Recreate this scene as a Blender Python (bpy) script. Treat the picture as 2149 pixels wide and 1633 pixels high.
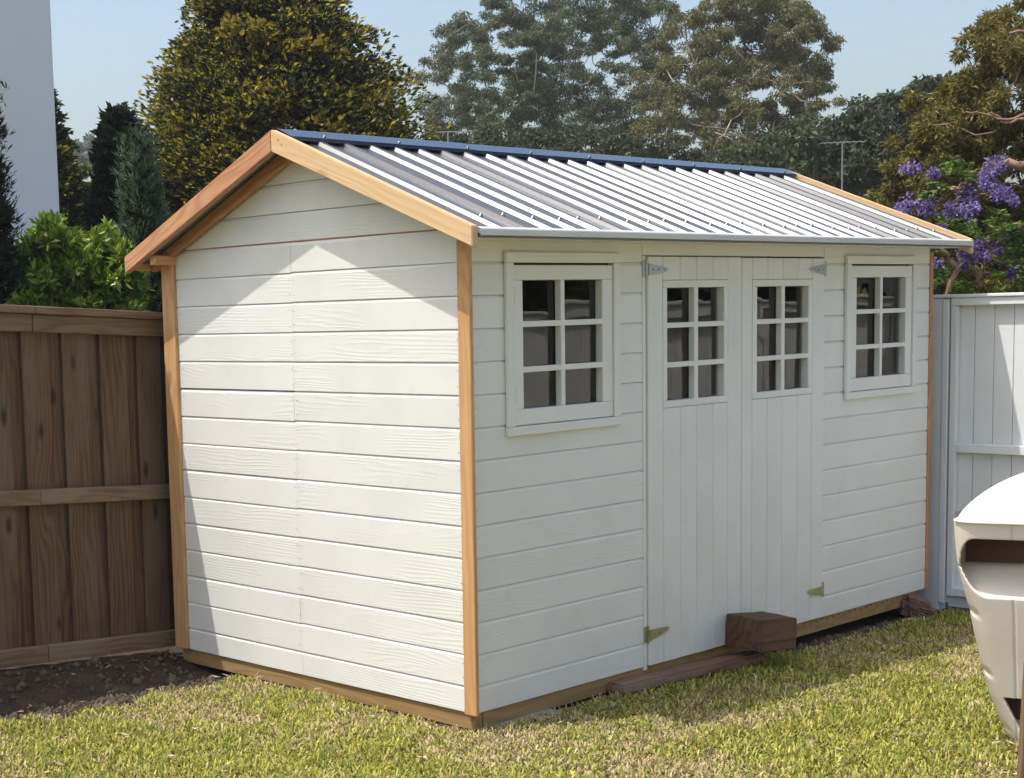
import bpy, bmesh, math, random
import numpy as np
from mathutils import Vector, Matrix
random.seed(7); rng = np.random.default_rng(11)
scene = bpy.context.scene
for o in list(bpy.data.objects): bpy.data.objects.remove(o, do_unlink=True)
C = scene.collection

# ------------------------------------------------------------------ camera (solved from the shed's board lines)
F = 3271.76; PX, PY = 679.09, 1030.88; IW, IH = 2149.0, 1633.0
CAM = np.array([-4.6893, -4.3182, 1.5473]); YAW, PIT, ROL = 0.839206, -0.111330, -0.027507
_d = np.array([math.cos(YAW)*math.cos(PIT), math.sin(YAW)*math.cos(PIT), math.sin(PIT)])
_r = np.cross(_d, [0, 0, 1]); _r /= np.linalg.norm(_r); _u = np.cross(_r, _d)
_r2 = _r*math.cos(ROL) + _u*math.sin(ROL); _u2 = -_r*math.sin(ROL) + _u*math.cos(ROL)
cam_data = bpy.data.cameras.new('camera'); cam = bpy.data.objects.new('camera', cam_data); C.objects.link(cam)
cam.matrix_world = Matrix([[_r2[i], _u2[i], -_d[i], CAM[i]] for i in range(3)] + [[0, 0, 0, 1]])
cam_data.sensor_width = 36.0; cam_data.lens = F/IW*36.0
cam_data.shift_x = (IW/2-PX)/IW; cam_data.shift_y = (PY-IH/2)/IW
cam_data.clip_start = 0.05; cam_data.clip_end = 3000
scene.camera = cam

# ------------------------------------------------------------------ daylight
SUN_TO = Vector((-0.41, 0.225, 1.0)).normalized()
sun_d = bpy.data.lights.new('sun', 'SUN'); sun = bpy.data.objects.new('sun', sun_d); C.objects.link(sun)
sun_d.energy = 2.9; sun_d.angle = math.radians(0.55); sun_d.color = (1.0, 0.975, 0.93)
sun.rotation_euler = SUN_TO.to_track_quat('Z', 'Y').to_euler(); sun.location = (-6, 4, 12)
world = bpy.data.worlds.new('World'); scene.world = world; world.use_nodes = True
wn = world.node_tree; sky = wn.nodes.new('ShaderNodeTexSky'); sky.sky_type = 'NISHITA'; sky.sun_disc = False
sky.sun_elevation = math.asin(SUN_TO.z); sky.sun_rotation = math.atan2(SUN_TO.x, SUN_TO.y)
sky.air_density = 1.2; sky.dust_density = 4.0; sky.ozone_density = 1.0; sky.altitude = 50
wn.links.new(sky.outputs[0], wn.nodes['Background'].inputs[0]); wn.nodes['Background'].inputs[1].default_value = 0.15
vs = scene.view_settings; vs.view_transform = 'Standard'; vs.look = 'None'; vs.gamma = 1.0; vs.exposure = 0.53; vs.use_curve_mapping = False
scene.render.engine = 'CYCLES'; cy = scene.cycles; cy.use_denoising = True; cy.use_adaptive_sampling = True; cy.adaptive_threshold = 0.025; cy.max_bounces = 5; cy.diffuse_bounces = 3; cy.glossy_bounces = 3; cy.transmission_bounces = 3; cy.transparent_max_bounces = 6; cy.caustics_reflective = False; cy.caustics_refractive = False

# ------------------------------------------------------------------ pixel rays
def ray(px, py): return _d + _r2*(px-PX)/F - _u2*(py-PY)/F
def at(px, py, dist):
    v = ray(px, py); return CAM + v*dist/math.hypot(v[0], v[1])
def on(px, py, ax, val):
    v = ray(px, py); return CAM + v*(val-CAM[ax])/v[ax]
def ground_h(x, y):
    x = np.asarray(x, float); y = np.asarray(y, float)
    h = -0.18 - 0.018*np.clip(x, -4, 6) + np.where(x < 0, -0.012*np.clip(x, -4, 0), 0)
    h = h + 0.03*np.clip((-y-0.25)/0.6, 0, 1)*np.clip(1-np.abs(x-1.5)/3.5, 0, 1)
    # the bed by the timber fence lies a little lower than the lawn
    h = h - 0.035*np.clip((y-1.45)/0.3, 0, 1)*np.clip((0.6-x)/0.5, 0, 1)
    k = np.clip((y-1.78)/0.30, 0, 1)*np.clip((0.25-x)/0.3, 0, 1); k = k*k*(3-2*k)
    h = h*(1-k)+(1.594-.058*np.clip(x, -4.5, 1)-1.735)*k
    return h
def gh(x, y): return float(ground_h(x, y))

# ------------------------------------------------------------------ object helpers
WL = {}
def tag(o, label=None, cat=None, group=None, kind=None):
    if label: o['label'] = label
    if cat: o['category'] = cat
    if group: o['group'] = group
    if kind: o['kind'] = kind
    return o
def empty(name, loc, label=None, cat=None, group=None):
    o = bpy.data.objects.new(name, None); C.objects.link(o); o.location = loc; o.empty_display_size = 0.1
    WL[o] = Matrix.Translation(loc); return tag(o, label, cat, group)
def link(name, me, mat, parent=None, M=None, smooth=False):
    """one mesh object; M is its world matrix"""
    o = bpy.data.objects.new(name, me); C.objects.link(o)
    if mat is not None and not me.materials: me.materials.append(mat)
    M = M or Matrix()
    if parent is not None:
        o.parent = parent; o.matrix_basis = WL[parent].inverted() @ M
    else: o.matrix_basis = M
    WL[o] = M
    if smooth:
        for p in me.polygons: p.use_smooth = True
    return o
def mesh(name, V, Fs):
    me = bpy.data.meshes.new(name); me.from_pydata([tuple(map(float, v)) for v in V], [], Fs); me.update(); return me
def npmesh(name, V, quads=None, tris=None, col=None, smooth=False):
    me = bpy.data.meshes.new(name); V = np.asarray(V, np.float32)
    me.vertices.add(len(V)); me.vertices.foreach_set('co', V.ravel())
    idx = []; st = []; tot = []; n = 0
    for A, k in ((quads, 4), (tris, 3)):
        if A is None or len(A) == 0: continue
        A = np.asarray(A, np.int32); idx.append(A.ravel()); st.append(n+np.arange(len(A))*k); tot.append(np.full(len(A), k)); n += A.size
    idx = np.concatenate(idx).astype(np.int32); st = np.concatenate(st).astype(np.int32)
    me.loops.add(len(idx)); me.loops.foreach_set('vertex_index', idx)
    me.polygons.add(len(st)); me.polygons.foreach_set('loop_start', st)
    if col is not None:
        a = me.color_attributes.new('col', 'FLOAT_COLOR', 'POINT'); c4 = np.ones((len(V), 4), np.float32); c4[:, :3] = col
        a.data.foreach_set('color', c4.ravel())
    if smooth: me.polygons.foreach_set('use_smooth', np.ones(len(st), bool))
    me.update(calc_edges=True); return me
_bx = {}
def box_mesh(sx, sy, sz, bev=0.003):
    key = (round(sx, 4), round(sy, 4), round(sz, 4), bev)
    if key in _bx: return _bx[key]
    bm = bmesh.new(); bmesh.ops.create_cube(bm, size=1)
    for v in bm.verts: v.co = Vector((v.co.x*sx, v.co.y*sy, v.co.z*sz))
    if bev: bmesh.ops.bevel(bm, geom=list(bm.edges), offset=min(bev, 0.3*min(sx, sy, sz)), segments=1, affect='EDGES', profile=0.5)
    me = bpy.data.meshes.new('box'); bm.to_mesh(me); bm.free(); _bx[key] = me; return me
def box(name, lo, hi, mat, parent=None, bev=0.003, axis=None):
    """box between two world corners; its local X runs along its longest side"""
    lo = Vector(lo); hi = Vector(hi); c = (lo+hi)/2; s = hi-lo
    ax = axis if axis is not None else max(range(3), key=lambda i: s[i])
    if ax == 0: R = Matrix.Identity(3); d = (s.x, s.y, s.z)
    elif ax == 1: R = Matrix(((0, -1, 0), (1, 0, 0), (0, 0, 1))); d = (s.y, s.x, s.z)
    else: R = Matrix(((0, 0, -1), (0, 1, 0), (1, 0, 0))); d = (s.z, s.y, s.x)
    me = box_mesh(*d, bev)
    if me.materials and me.materials[0] != mat: me = me.copy(); me.materials.clear()
    return link(name, me, mat, parent, Matrix.Translation(c) @ R.to_4x4())
def beam(name, p0, p1, wide, thick, mat, parent=None, up=(0, 0, 1), bev=0.003):
    """beam from p0 to p1; 'wide' is measured along up"""
    p0 = Vector(p0); p1 = Vector(p1); x = (p1-p0); L = x.length; x.normalize(); z = Vector(up); z = (z-x*z.dot(x)).normalized(); y = z.cross(x)
    R = Matrix((x, y, z)).transposed()
    me = box_mesh(L, thick, wide, bev)
    if me.materials and me.materials[0] != mat: me = me.copy(); me.materials.clear()
    return link(name, me, mat, parent, Matrix.Translation((p0+p1)/2) @ R.to_4x4())
def prism(name, pts, n0, n1, mat, parent=None, M=None):
    """polygon pts (a,b) extruded along Y between n0 and n1, local X=a, Z=b"""
    k = len(pts); V = [(a, n0, b) for a, b in pts]+[(a, n1, b) for a, b in pts]
    Fs = [list(range(k)), list(range(2*k-1, k-1, -1))]+[[i, i+k, (i+1) % k+k, (i+1) % k] for i in range(k)]
    me = mesh(name, V, Fs); bm = bmesh.new(); bm.from_mesh(me); bmesh.ops.recalc_face_normals(bm, faces=bm.faces); bm.to_mesh(me); bm.free()
    return link(name, me, mat, parent, M)
def tube_np(paths, sides=6):
    """paths: list of (points, radii) -> V, quads"""
    V = []; Q = []; n = 0
    ang = np.linspace(0, 2*np.pi, sides, endpoint=False)
    for P, R in paths:
        P = np.asarray(P, float); m = len(P)
        T = np.gradient(P, axis=0); T /= np.linalg.norm(T, axis=1)[:, None]+1e-9
        a = np.where(np.abs(T[:, 2:3]) > .9, [[1., 0, 0]], [[0, 0, 1.]]); U = np.cross(T, a); U /= np.linalg.norm(U, axis=1)[:, None]+1e-9; W = np.cross(T, U)
        R = np.asarray(R, float)
        ring = P[:, None, :]+R[:, None, None]*(np.cos(ang)[None, :, None]*U[:, None, :]+np.sin(ang)[None, :, None]*W[:, None, :])
        V.append(ring.reshape(-1, 3))
        for i in range(m-1):
            for j in range(sides):
                Q.append((n+i*sides+j, n+i*sides+(j+1) % sides, n+(i+1)*sides+(j+1) % sides, n+(i+1)*sides+j))
        n += m*sides
    return np.concatenate(V), np.array(Q)
def vnoise(x, y, s, seed=0):
    r = np.random.default_rng(seed); G = r.random((257, 257))
    X = (x*s) % 256; Y = (y*s) % 256; i = X.astype(int); j = Y.astype(int); fx = X-i; fy = Y-j; fx = fx*fx*(3-2*fx); fy = fy*fy*(3-2*fy)
    return (G[i, j]*(1-fx)+G[i+1, j]*fx)*(1-fy)+(G[i, j+1]*(1-fx)+G[i+1, j+1]*fx)*fy

# ------------------------------------------------------------------ materials
class Mt:
    def __init__(s, name):
        s.m = bpy.data.materials.new(name); s.m.use_nodes = True; s.t = s.m.node_tree; s.b = s.t.nodes['Principled BSDF']; s.o = s.t.nodes['Material Output']
    def n(s, typ, *ins, out=0, **kw):
        nd = s.t.nodes.new('ShaderNode'+typ)
        for k, v in kw.items():
            if k[0].isupper(): s.set(nd.inputs[k.replace('_', ' ')], v)
            else: setattr(nd, k, v)
        for i, v in enumerate(ins):
            if v is not None: s.set(nd.inputs[i], v)
        return nd.outputs[out]
    def set(s, sock, v):
        if isinstance(v, bpy.types.NodeSocket): s.t.links.new(v, sock)
        elif isinstance(v, (tuple, list)) and sock.type == 'RGBA': sock.default_value = (*v[:3], 1)
        else: sock.default_value = v
    def p(s, **kw):
        for k, v in kw.items(): s.set(s.b.inputs[k.replace('_', ' ')], v)
    def math(s, op, a, b=0.0, c=0.0): return s.n('Math', a, b, c, operation=op)
    def mix(s, f, a, b):
        nd = s.t.nodes.new('ShaderNodeMix'); nd.data_type = 'RGBA'; s.set(nd.inputs[0], f); s.set(nd.inputs[6], a); s.set(nd.inputs[7], b); return nd.outputs[2]
    def step(s, v, a, b): return s.n('MapRange', v, a, b, 0.0, 1.0, interpolation_type='SMOOTHSTEP')
    def coords(s, scale=(1, 1, 1), rnd=True):
        tc = s.n('TexCoord', out=3); 
        if rnd:
            r = s.n('ObjectInfo', out=5); off = s.n('CombineXYZ', s.math('MULTIPLY', r, 37.0), s.math('MULTIPLY', r, 91.0), s.math('MULTIPLY', r, 53.0))
            tc0 = s.n('VectorMath', tc, off, operation='ADD')
        else: tc0 = tc
        return tc0, s.n('VectorMath', tc0, scale, operation='MULTIPLY')
    def noise(s, vec, scale=1.0, detail=3.0, rough=0.55, dist=0.0): return s.n('TexNoise', vec, Scale=scale, Detail=detail, Roughness=rough, Distortion=dist)
    def bump(s, h, strength=0.3, dist=0.004):
        nd = s.t.nodes.new('ShaderNodeBump'); nd.inputs['Strength'].default_value = strength; nd.inputs['Distance'].default_value = dist; s.set(nd.inputs['Height'], h); s.t.links.new(nd.outputs[0], s.b.inputs['Normal']); return nd
def grain(m, ring=70.0, warp=9.0, lx=1.6, mask=(0.42, 0.62)):
    """growth rings along local X: returns (ring 0..1, mask, fine)"""
    tc, _ = m.coords(); sv = m.n('VectorMath', tc, (lx, 7.0, 7.0), operation='MULTIPLY')
    w = m.noise(sv, 0.9, 2.0, 0.5, 0.6)
    sep = m.t.nodes.new('ShaderNodeSeparateXYZ'); m.t.links.new(tc, sep.inputs[0])
    ph = m.math('ADD', m.math('MULTIPLY', m.math('ADD', sep.outputs[1], sep.outputs[2]), ring), m.math('MULTIPLY', w, warp*6.0))
    r = m.math('MULTIPLY_ADD', m.math('SINE', ph), 0.5, 0.5)
    mk = m.step(m.noise(m.n('VectorMath', tc, (1.1, 4.0, 4.0), operation='MULTIPLY'), 1.3, 2.0), mask[0], mask[1])
    fine = m.noise(m.n('VectorMath', tc, (7.0, 160.0, 160.0), operation='MULTIPLY'), 1.0, 3.0, 0.6)
    return tc, r, mk, fine
def mat_paint(name, c=(0.785, 0.775, 0.725), c2=(0.725, 0.715, 0.66), emboss=0.34, rough=0.5):
    m = Mt(name); tc, r, mk, fine = grain(m, 380.0, 9.0, 1.0, (0.46, 0.60))
    st = m.noise(tc, 2.3, 5.0, 0.62); dirt = m.step(m.noise(tc, 9.0, 4.0, 0.6), 0.60, 0.78)
    col = m.mix(m.step(st, 0.35, 0.75), c, c2); col = m.mix(m.math('MULTIPLY', dirt, 0.22), col, (0.55, 0.53, 0.47))
    m.p(Base_Color=col, Roughness=rough, Specular_IOR_Level=0.35)
    sharp = m.math('POWER', r, 2.5)
    h = m.math('ADD', m.math('MULTIPLY', sharp, mk), m.math('MULTIPLY', fine, 0.35)); h = m.math('ADD', h, m.math('MULTIPLY', m.noise(tc, 45.0, 3.0), 0.3))
    m.bump(h, emboss, 0.0012); return m.m
def mat_timber(name, light, dark, knot, rough=0.65, ring=110.0, warp=7.0, grey=None, knots=0.5, bump=0.35, ringamt=0.6):
    m = Mt(name); tc, r, mk, fine = grain(m, ring, warp, 1.0, (0.25, 0.6))
    col = m.mix(m.math('MULTIPLY', m.math('POWER', r, 1.6), ringamt), light, dark)
    col = m.mix(m.math('MULTIPLY', m.step(fine, 0.45, 0.72), 0.45), col, dark)
    pat = m.noise(m.n('VectorMath', tc, (1.2, 6, 6), operation='MULTIPLY'), 1.0, 4.0, 0.6)
    if grey: col = m.mix(m.step(pat, 0.42, 0.68), col, grey)
    else: col = m.mix(m.math('MULTIPLY', m.step(pat, 0.45, 0.75), 0.5), col, dark)
    vor = m.n('TexVoronoi', m.n('VectorMath', tc, (2.6, 7.0, 7.0), operation='MULTIPLY'), Scale=1.0, Randomness=1.0)
    kn = m.math('SUBTRACT', 1.0, m.step(vor, 0.05, 0.17)); col = m.mix(m.math('MULTIPLY', kn, knots), col, knot)
    m.p(Base_Color=col, Roughness=rough, Specular_IOR_Level=0.25)
    m.bump(m.math('ADD', m.math('MULTIPLY', r, 0.5), fine), bump, 0.002); return m.m
M = {}
M['paint'] = mat_paint('white_paint_boards')
M['paint_trim'] = mat_paint('white_paint_joinery', (0.79, 0.775, 0.72), (0.735, 0.72, 0.665), 0.22)
M['paint_gate'] = mat_paint('white_paint_gate', (0.80, 0.81, 0.80), (0.73, 0.735, 0.72), 0.3)
M['pine'] = mat_timber('new_pine', (0.64, 0.375, 0.175), (0.50, 0.255, 0.105), (0.20, 0.09, 0.04), ring=150, knots=0.55)
M['pine_sunlit'] = mat_timber('sunlit_tone_pine', (0.72, 0.51, 0.29), (0.60, 0.38, 0.19), (0.36, 0.19, 0.08), ring=170, knots=0.5, ringamt=0.45)  # paler pine: sunlit tone of the front slope put into the colour
M['pine_red_shade'] = mat_timber('reddish_shade_tone_pine', (0.56, 0.30, 0.16), (0.36, 0.155, 0.075), (0.16, 0.06, 0.03), ring=120, warp=10)  # redder, deeper pine: tone of the shaded barge put into the colour
M['treated'] = mat_timber('treated_pine', (0.38, 0.25, 0.11), (0.26, 0.155, 0.06), (0.10, 0.05, 0.02), ring=100)
M['fence'] = mat_timber('weathered_fence_pine', (0.160, 0.094, 0.048), (0.062, 0.034, 0.017), (0.03, 0.018, 0.01), rough=0.85, ring=230, warp=9, grey=(0.165, 0.112, 0.07), knots=0.85, bump=0.6)
M['fence_rail'] = mat_timber('weathered_rail_pine', (0.23, 0.15, 0.088), (0.12, 0.072, 0.04), (0.05, 0.03, 0.016), rough=0.85, ring=190, warp=9, grey=(0.24, 0.18, 0.12), knots=0.6, bump=0.6)
M['sleeper'] = mat_timber('dark_hardwood', (0.15, 0.085, 0.048), (0.062, 0.034, 0.02), (0.025, 0.014, 0.008), rough=0.8, ring=60, warp=6, bump=0.8)
M['plank'] = mat_timber('old_plank', (0.23, 0.135, 0.085), (0.13, 0.07, 0.042), (0.05, 0.028, 0.018), rough=0.8, ring=60, grey=(0.25, 0.18, 0.13), bump=0.7)
def mat_plain(name, c, rough=0.5, metal=0.0, noise=0.0, c2=None, ns=8.0, bump=0.0, spec=0.5):
    m = Mt(name); m.p(Roughness=rough, Metallic=metal, Specular_IOR_Level=spec)
    tc, _ = m.coords(); nz = m.noise(tc, ns, 4.0, 0.6)
    m.p(Base_Color=m.mix(m.math('MULTIPLY', m.step(nz, 0.3, 0.75), noise), c, c2 or tuple(x*0.6 for x in c)))
    if bump: m.bump(nz, bump, 0.004)
    return m.m
M['interior'] = mat_plain('darkened_interior_boards', (0.10, 0.07, 0.045), 0.9)  # coloured dark to deepen the shade inside the shed
M['galv'] = mat_plain('galvanised_steel', (0.55, 0.57, 0.59), 0.42, 0.85, 0.5, (0.40, 0.42, 0.45), 30)
M['zinc'] = mat_plain('yellow_zinc_steel', (0.42, 0.40, 0.22), 0.45, 0.75, 0.5, (0.24, 0.23, 0.12), 25)
M['flash'] = mat_plain('eave_flashing', (0.66, 0.655, 0.63), 0.4, 0.15, 0.4, (0.54, 0.535, 0.51), 6)
M['ridge'] = mat_plain('blue_filmed_ridge_steel', (0.035, 0.055, 0.105), 0.24, 0.0, 0.3, (0.05, 0.075, 0.13), 2, spec=0.8)
M['soffit'] = mat_plain('roof_underside', (0.22, 0.215, 0.21), 0.5, 0.2, 0.2)
M['dark'] = mat_plain('dark_gap', (0.02, 0.018, 0.016), 0.9)
M['screw'] = mat_plain('screw_heads', (0.30, 0.31, 0.33), 0.4, 0.7)
def mat_roof():
    m = Mt('ribbed_steel_roof'); tc, _ = m.coords()
    st = m.noise(m.n('VectorMath', tc, (3.0, 0.6, 0.6), operation='MULTIPLY'), 2.0, 4.0, 0.6)
    m.p(Base_Color=m.mix(m.step(st, 0.3, 0.8), (0.085, 0.082, 0.083), (0.068, 0.066, 0.068)), Metallic=0.0, Roughness=m.math('MULTIPLY_ADD', st, 0.10, 0.25), Specular_IOR_Level=0.9)
    m.bump(m.noise(tc, 7.0, 2.0), 0.06, 0.004); return m.m
M['roof'] = mat_roof()
def mat_glass():
    m = Mt('window_glass'); t = m.t; tc, _ = m.coords()
    tr = t.nodes.new('ShaderNodeBsdfTransparent'); tr.inputs[0].default_value = (0.80, 0.84, 0.82, 1)
    gl = t.nodes.new('ShaderNodeBsdfGlossy'); gl.inputs['Roughness'].default_value = 0.015; gl.inputs[0].default_value = (0.86, 0.81, 0.76, 1)
    fr = t.nodes.new('ShaderNodeFresnel'); fr.inputs[0].default_value = 1.75
    bp = t.nodes.new('ShaderNodeBump'); bp.inputs['Strength'].default_value = 0.06; bp.inputs['Distance'].default_value = 0.02
    t.links.new(m.noise(tc, 5.0, 1.0), bp.inputs['Height']); t.links.new(bp.outputs[0], gl.inputs['Normal'])
    mx = t.nodes.new('ShaderNodeMixShader'); t.links.new(fr.outputs[0], mx.inputs[0]); t.links.new(tr.outputs[0], mx.inputs[1]); t.links.new(gl.outputs[0], mx.inputs[2]); t.links.new(mx.outputs[0], m.o.inputs[0]); return m.m
M['glass'] = mat_glass()
def mat_leaf(name, trans=0.35, rough=0.55, spec=0.3):
    m = Mt(name); t = m.t; a = t.nodes.new('ShaderNodeAttribute'); a.attribute_name = 'col'
    m.p(Base_Color=a.outputs[0], Roughness=rough, Specular_IOR_Level=spec)
    tl = t.nodes.new('ShaderNodeBsdfTranslucent'); t.links.new(a.outputs[0], tl.inputs[0])
    mx = t.nodes.new('ShaderNodeMixShader'); mx.inputs[0].default_value = trans
    t.links.new(m.b.outputs[0], mx.inputs[1]); t.links.new(tl.outputs[0], mx.inputs[2]); t.links.new(mx.outputs[0], m.o.inputs[0]); return m.m
M['leaf'] = mat_leaf('leaves'); M['leaf_gloss'] = mat_leaf('glossy_leaves', 0.3, 0.38, 0.45); M['grass'] = mat_leaf('grass_blades', 0.3, 0.6, 0.25); M['petal'] = mat_leaf('petals', 0.45, 0.6, 0.2)
M['bark'] = mat_plain('pale_bark', (0.46, 0.37, 0.29), 0.85, 0, 0.7, (0.20, 0.145, 0.105), 5, 0.5)
M['bark_dark'] = mat_plain('dark_bark', (0.10, 0.07, 0.05), 0.9, 0, 0.7, (0.05, 0.035, 0.025), 6, 0.5)
M['bark_tan'] = mat_plain('tan_bark', (0.30, 0.185, 0.115), 0.8, 0, 0.8, (0.14, 0.085, 0.055), 7, 0.4)
def mat_soil():
    m = Mt('soil'); tc, _ = m.coords(rnd=False)
    n1 = m.noise(tc, 6.0, 6.0, 0.65); n2 = m.noise(tc, 60.0, 5.0, 0.7)
    col = m.mix(m.step(n1, 0.3, 0.7), (0.060, 0.042, 0.030), (0.105, 0.075, 0.052)); col = m.mix(m.math('MULTIPLY', m.step(n2, 0.58, 0.75), 0.5), col, (0.20, 0.15, 0.11))
    sep = m.t.nodes.new('ShaderNodeSeparateXYZ'); m.t.links.new(tc, sep.inputs[0])
    bare = m.math('MULTIPLY', m.math('GREATER_THAN', sep.outputs[1], -0.14), m.math('GREATER_THAN', 5.0, sep.outputs[1]))
    bare = m.math('MULTIPLY', bare, m.math('MAXIMUM', m.math('GREATER_THAN', sep.outputs[1], 1.3), m.math('GREATER_THAN', sep.outputs[0], -0.05)))
    sward = m.mix(m.step(n1, 0.3, 0.7), (0.22, 0.21, 0.065), (0.30, 0.26, 0.11)); near = m.math('MULTIPLY', m.math('LESS_THAN', m.math('ABSOLUTE', m.math('SUBTRACT', sep.outputs[0], 0.4)), 3.55), m.math('LESS_THAN', m.math('ABSOLUTE', m.math('ADD', sep.outputs[1], 0.8)), 2.8))
    thatch = m.mix(m.step(n2, 0.35, 0.7), (0.12, 0.10, 0.045), (0.22, 0.17, 0.085))
    col = m.mix(bare, m.mix(near, sward, thatch), col)
    m.p(Base_Color=col, Roughness=0.95, Specular_IOR_Level=0.15); m.bump(m.math('ADD', n1, n2), 0.9, 0.03); return m.m
M['soil'] = mat_soil()
M['chip'] = mat_plain('soil_clods', (0.13, 0.09, 0.06), 0.95, 0, 0.9, (0.045, 0.03, 0.02), 12, 0.4)
M['straw'] = mat_plain('dry_leaf', (0.52, 0.38, 0.22), 0.8, 0, 0.7, (0.36, 0.24, 0.13), 9)
M['render'] = mat_plain('white_render', (0.82, 0.84, 0.86), 0.85, 0, 0.35, (0.70, 0.725, 0.76), 0.7, 0.1)
M['plastic'] = mat_plain('aged_cream_plastic', (0.78, 0.70, 0.615), 0.45, 0, 0.5, (0.64, 0.55, 0.455), 2.2, 0.05)
M['plastic_lid'] = mat_plain('off_white_plastic_lid', (0.78, 0.76, 0.72), 0.45, 0, 0.3, (0.70, 0.67, 0.61), 3.0, 0.04)
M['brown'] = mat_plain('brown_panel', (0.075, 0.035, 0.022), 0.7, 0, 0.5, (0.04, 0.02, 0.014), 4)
M['steel'] = mat_plain('dull_steel', (0.35, 0.36, 0.37), 0.45, 0.8, 0.4)

# ------------------------------------------------------------------ ground
def build_ground():
    xs = np.concatenate([[-300, -100, -40, -15], np.linspace(-7, 8, 121), [16, 40, 100, 300]])
    ys = np.concatenate([[-300, -100, -40, -15], np.linspace(-7, 8, 121), [16, 40, 100, 300]])
    X, Y = np.meshgrid(xs, ys, indexing='ij'); Z = ground_h(X, Y)-0.012
    Z = Z + np.where((np.abs(X) < 8) & (np.abs(Y) < 8), 0.012*(vnoise(X+20, Y+20, 2.2, 3)-0.5), 0)
    n = len(ys); V = np.stack([X, Y, Z], -1).reshape(-1, 3)
    Q = [(i*n+j, (i+1)*n+j, (i+1)*n+j+1, i*n+j+1) for i in range(len(xs)-1) for j in range(n-1)]
    return tag(link('ground', npmesh('ground', V, quads=Q, smooth=True), M['soil']), kind='structure')
build_ground()

# ------------------------------------------------------------------ the shed
SH = empty('garden_shed', (0, 0, -0.18), 'white weatherboard garden shed with ribbed steel roof and double doors', 'shed')
PITCH = 0.135; ZT = 1.7526; EDG = [ZT-PITCH*k for k in range(14)]+[-0.115]
XL = 3.853                     # end of the front boards
BT0, BSL, YR = 1.883, 0.4125, 1.0       # barge top at the front eave, slope, ridge line
def roof_top(y): return BT0+(y+0.18)*BSL if y <= YR else BT0+(YR+0.18)*BSL-(y-YR)*(BT0+(YR+0.18)*BSL-1.869)/(2.153-YR)
def clad(name, parent, z0, z1, e0, e1, axis, off=0.0, mat=None):
    """one lapped board: axis 'front' (e=x) or 'gable' (e=y); e0/e1 may be functions of z"""
    f0 = e0 if callable(e0) else (lambda z: e0); f1 = e1 if callable(e1) else (lambda z: e1)
    prof = [(.018, z0), (.0015, z0), (0, z0+.002), (0, z1-.014), (.0065, z1-.0035), (.009, z1-.0005), (.018, z1-.0005)]
    zc = (z0+z1)/2; ec = (f0(zc)+f1(zc))/2; V = []
    for fn in (f0, f1):
        for d, z in prof: V.append((fn(z)-ec, d+off, z-zc))
    k = len(prof); Fs = [list(range(k-1, -1, -1)), list(range(k, 2*k))]+[[i, (i+1) % k, (i+1) % k+k, i+k] for i in range(k)]
    if axis == 'front': Mx = Matrix.Translation((ec, 0, zc))
    else:
        V = [(-a, b, c) for a, b, c in V]; Fs = [f[::-1] for f in Fs]
        Mx = Matrix.Translation((0, ec, zc)) @ Matrix.Rotation(-math.pi/2, 4, 'Z')
    return link(name, mesh(name, V, Fs), mat or M['paint'], parent, Mx)
# gable wall facing the lawn
for k in range(-1, 14):
    z0 = EDG[k+1] if k < 13 else -0.115; z1 = EDG[k] if k >= 0 else 1.886
    jy = 1.088+random.uniform(-.004, .004); dz = random.uniform(-.004, .001)
    clad('board', SH, z0, z1, 0.019, jy-.0008, 'gable', random.uniform(0, .0012))
    lo = z0+dz if k < 13 else z0
    clad('board', SH, lo if k < 13 else z0, z1+dz if k > -1 else z1, jy+.0008, 1.957, 'gable', random.uniform(.0004, .0018))
gz = [1.892, 2.021, 2.152, 2.262]
for a, b in zip(gz[:-1], gz[1:]):
    clad('board', SH, a, b-.001, lambda z: max(0.03, (z+0.060-BT0)/BSL-0.18), lambda z: min(1.972, 2*YR-((z+0.060-BT0)/BSL-0.18)-.01), 'gable', 0.002)
box('gap_batten', (0.010, 0.05, 1.868), (0.03, 1.95, 1.90), M['pine_red_shade'], SH)
# front wall
def front_rows(xa, xb, wx0, wx1):
    for k in range(-1, 14):
        z0 = EDG[k+1] if k < 13 else -0.115; z1 = EDG[k] if k >= 0 else 1.875
        o = random.uniform(0, .0012)
        if 0 <= k <= 4:
            clad('board', SH, z0, z1, xa, wx0, 'front', o); clad('board', SH, z0, z1, wx1, xb, 'front', o)
        else: clad('board', SH, z0, z1, xa, xb, 'front', o)
front_rows(0.003, 1.160, 0.262, 0.936); front_rows(2.722, XL, 2.968, 3.640)
box('door_header', (1.1625, -.001, 1.784), (2.7195, .017, 1.875), M['paint'], SH)
box('door_jamb', (1.1625, -.0015, -.132), (1.1865, .018, 1.782), M['paint_trim'], SH, .002)
box('door_jamb', (2.7135, .0005, -.114), (2.7205, .018, 1.782), M['paint_trim'], SH, .001)
nv = []; nq = []
def nail(p, d, r=.0032):
    d = np.array(d, float); v, q = tube_np([([np.array(p), np.array(p)+d*.0008, np.array(p)+d*.0009], [r, r, .0002])], 6); nq.append(q+sum(len(a) for a in nv)); nv.append(v)
for k in range(14):
    zc = EDG[k]-PITCH*.5
    if k == 13: continue
    for yy in (1.100, 1.074, .062, 1.935):
        for dz in (-.035, .03): nail((-.0006, yy+random.uniform(-.004, .004), zc+dz+random.uniform(-.006, .006)), (-1, 0, 0), .0026)
    for xx in (.03, 1.145, 2.738, 3.835): nail((xx+random.uniform(-.003, .003), -.0006, zc+random.uniform(-.02, .02)), (0, -1, 0), .0026)
tag(link('nail_heads', npmesh('nail_heads', np.concatenate(nv), quads=np.concatenate(nq)), mat_plain('painted_nail_heads', (.45, .44, .41), .6), SH), kind='stuff')
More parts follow.
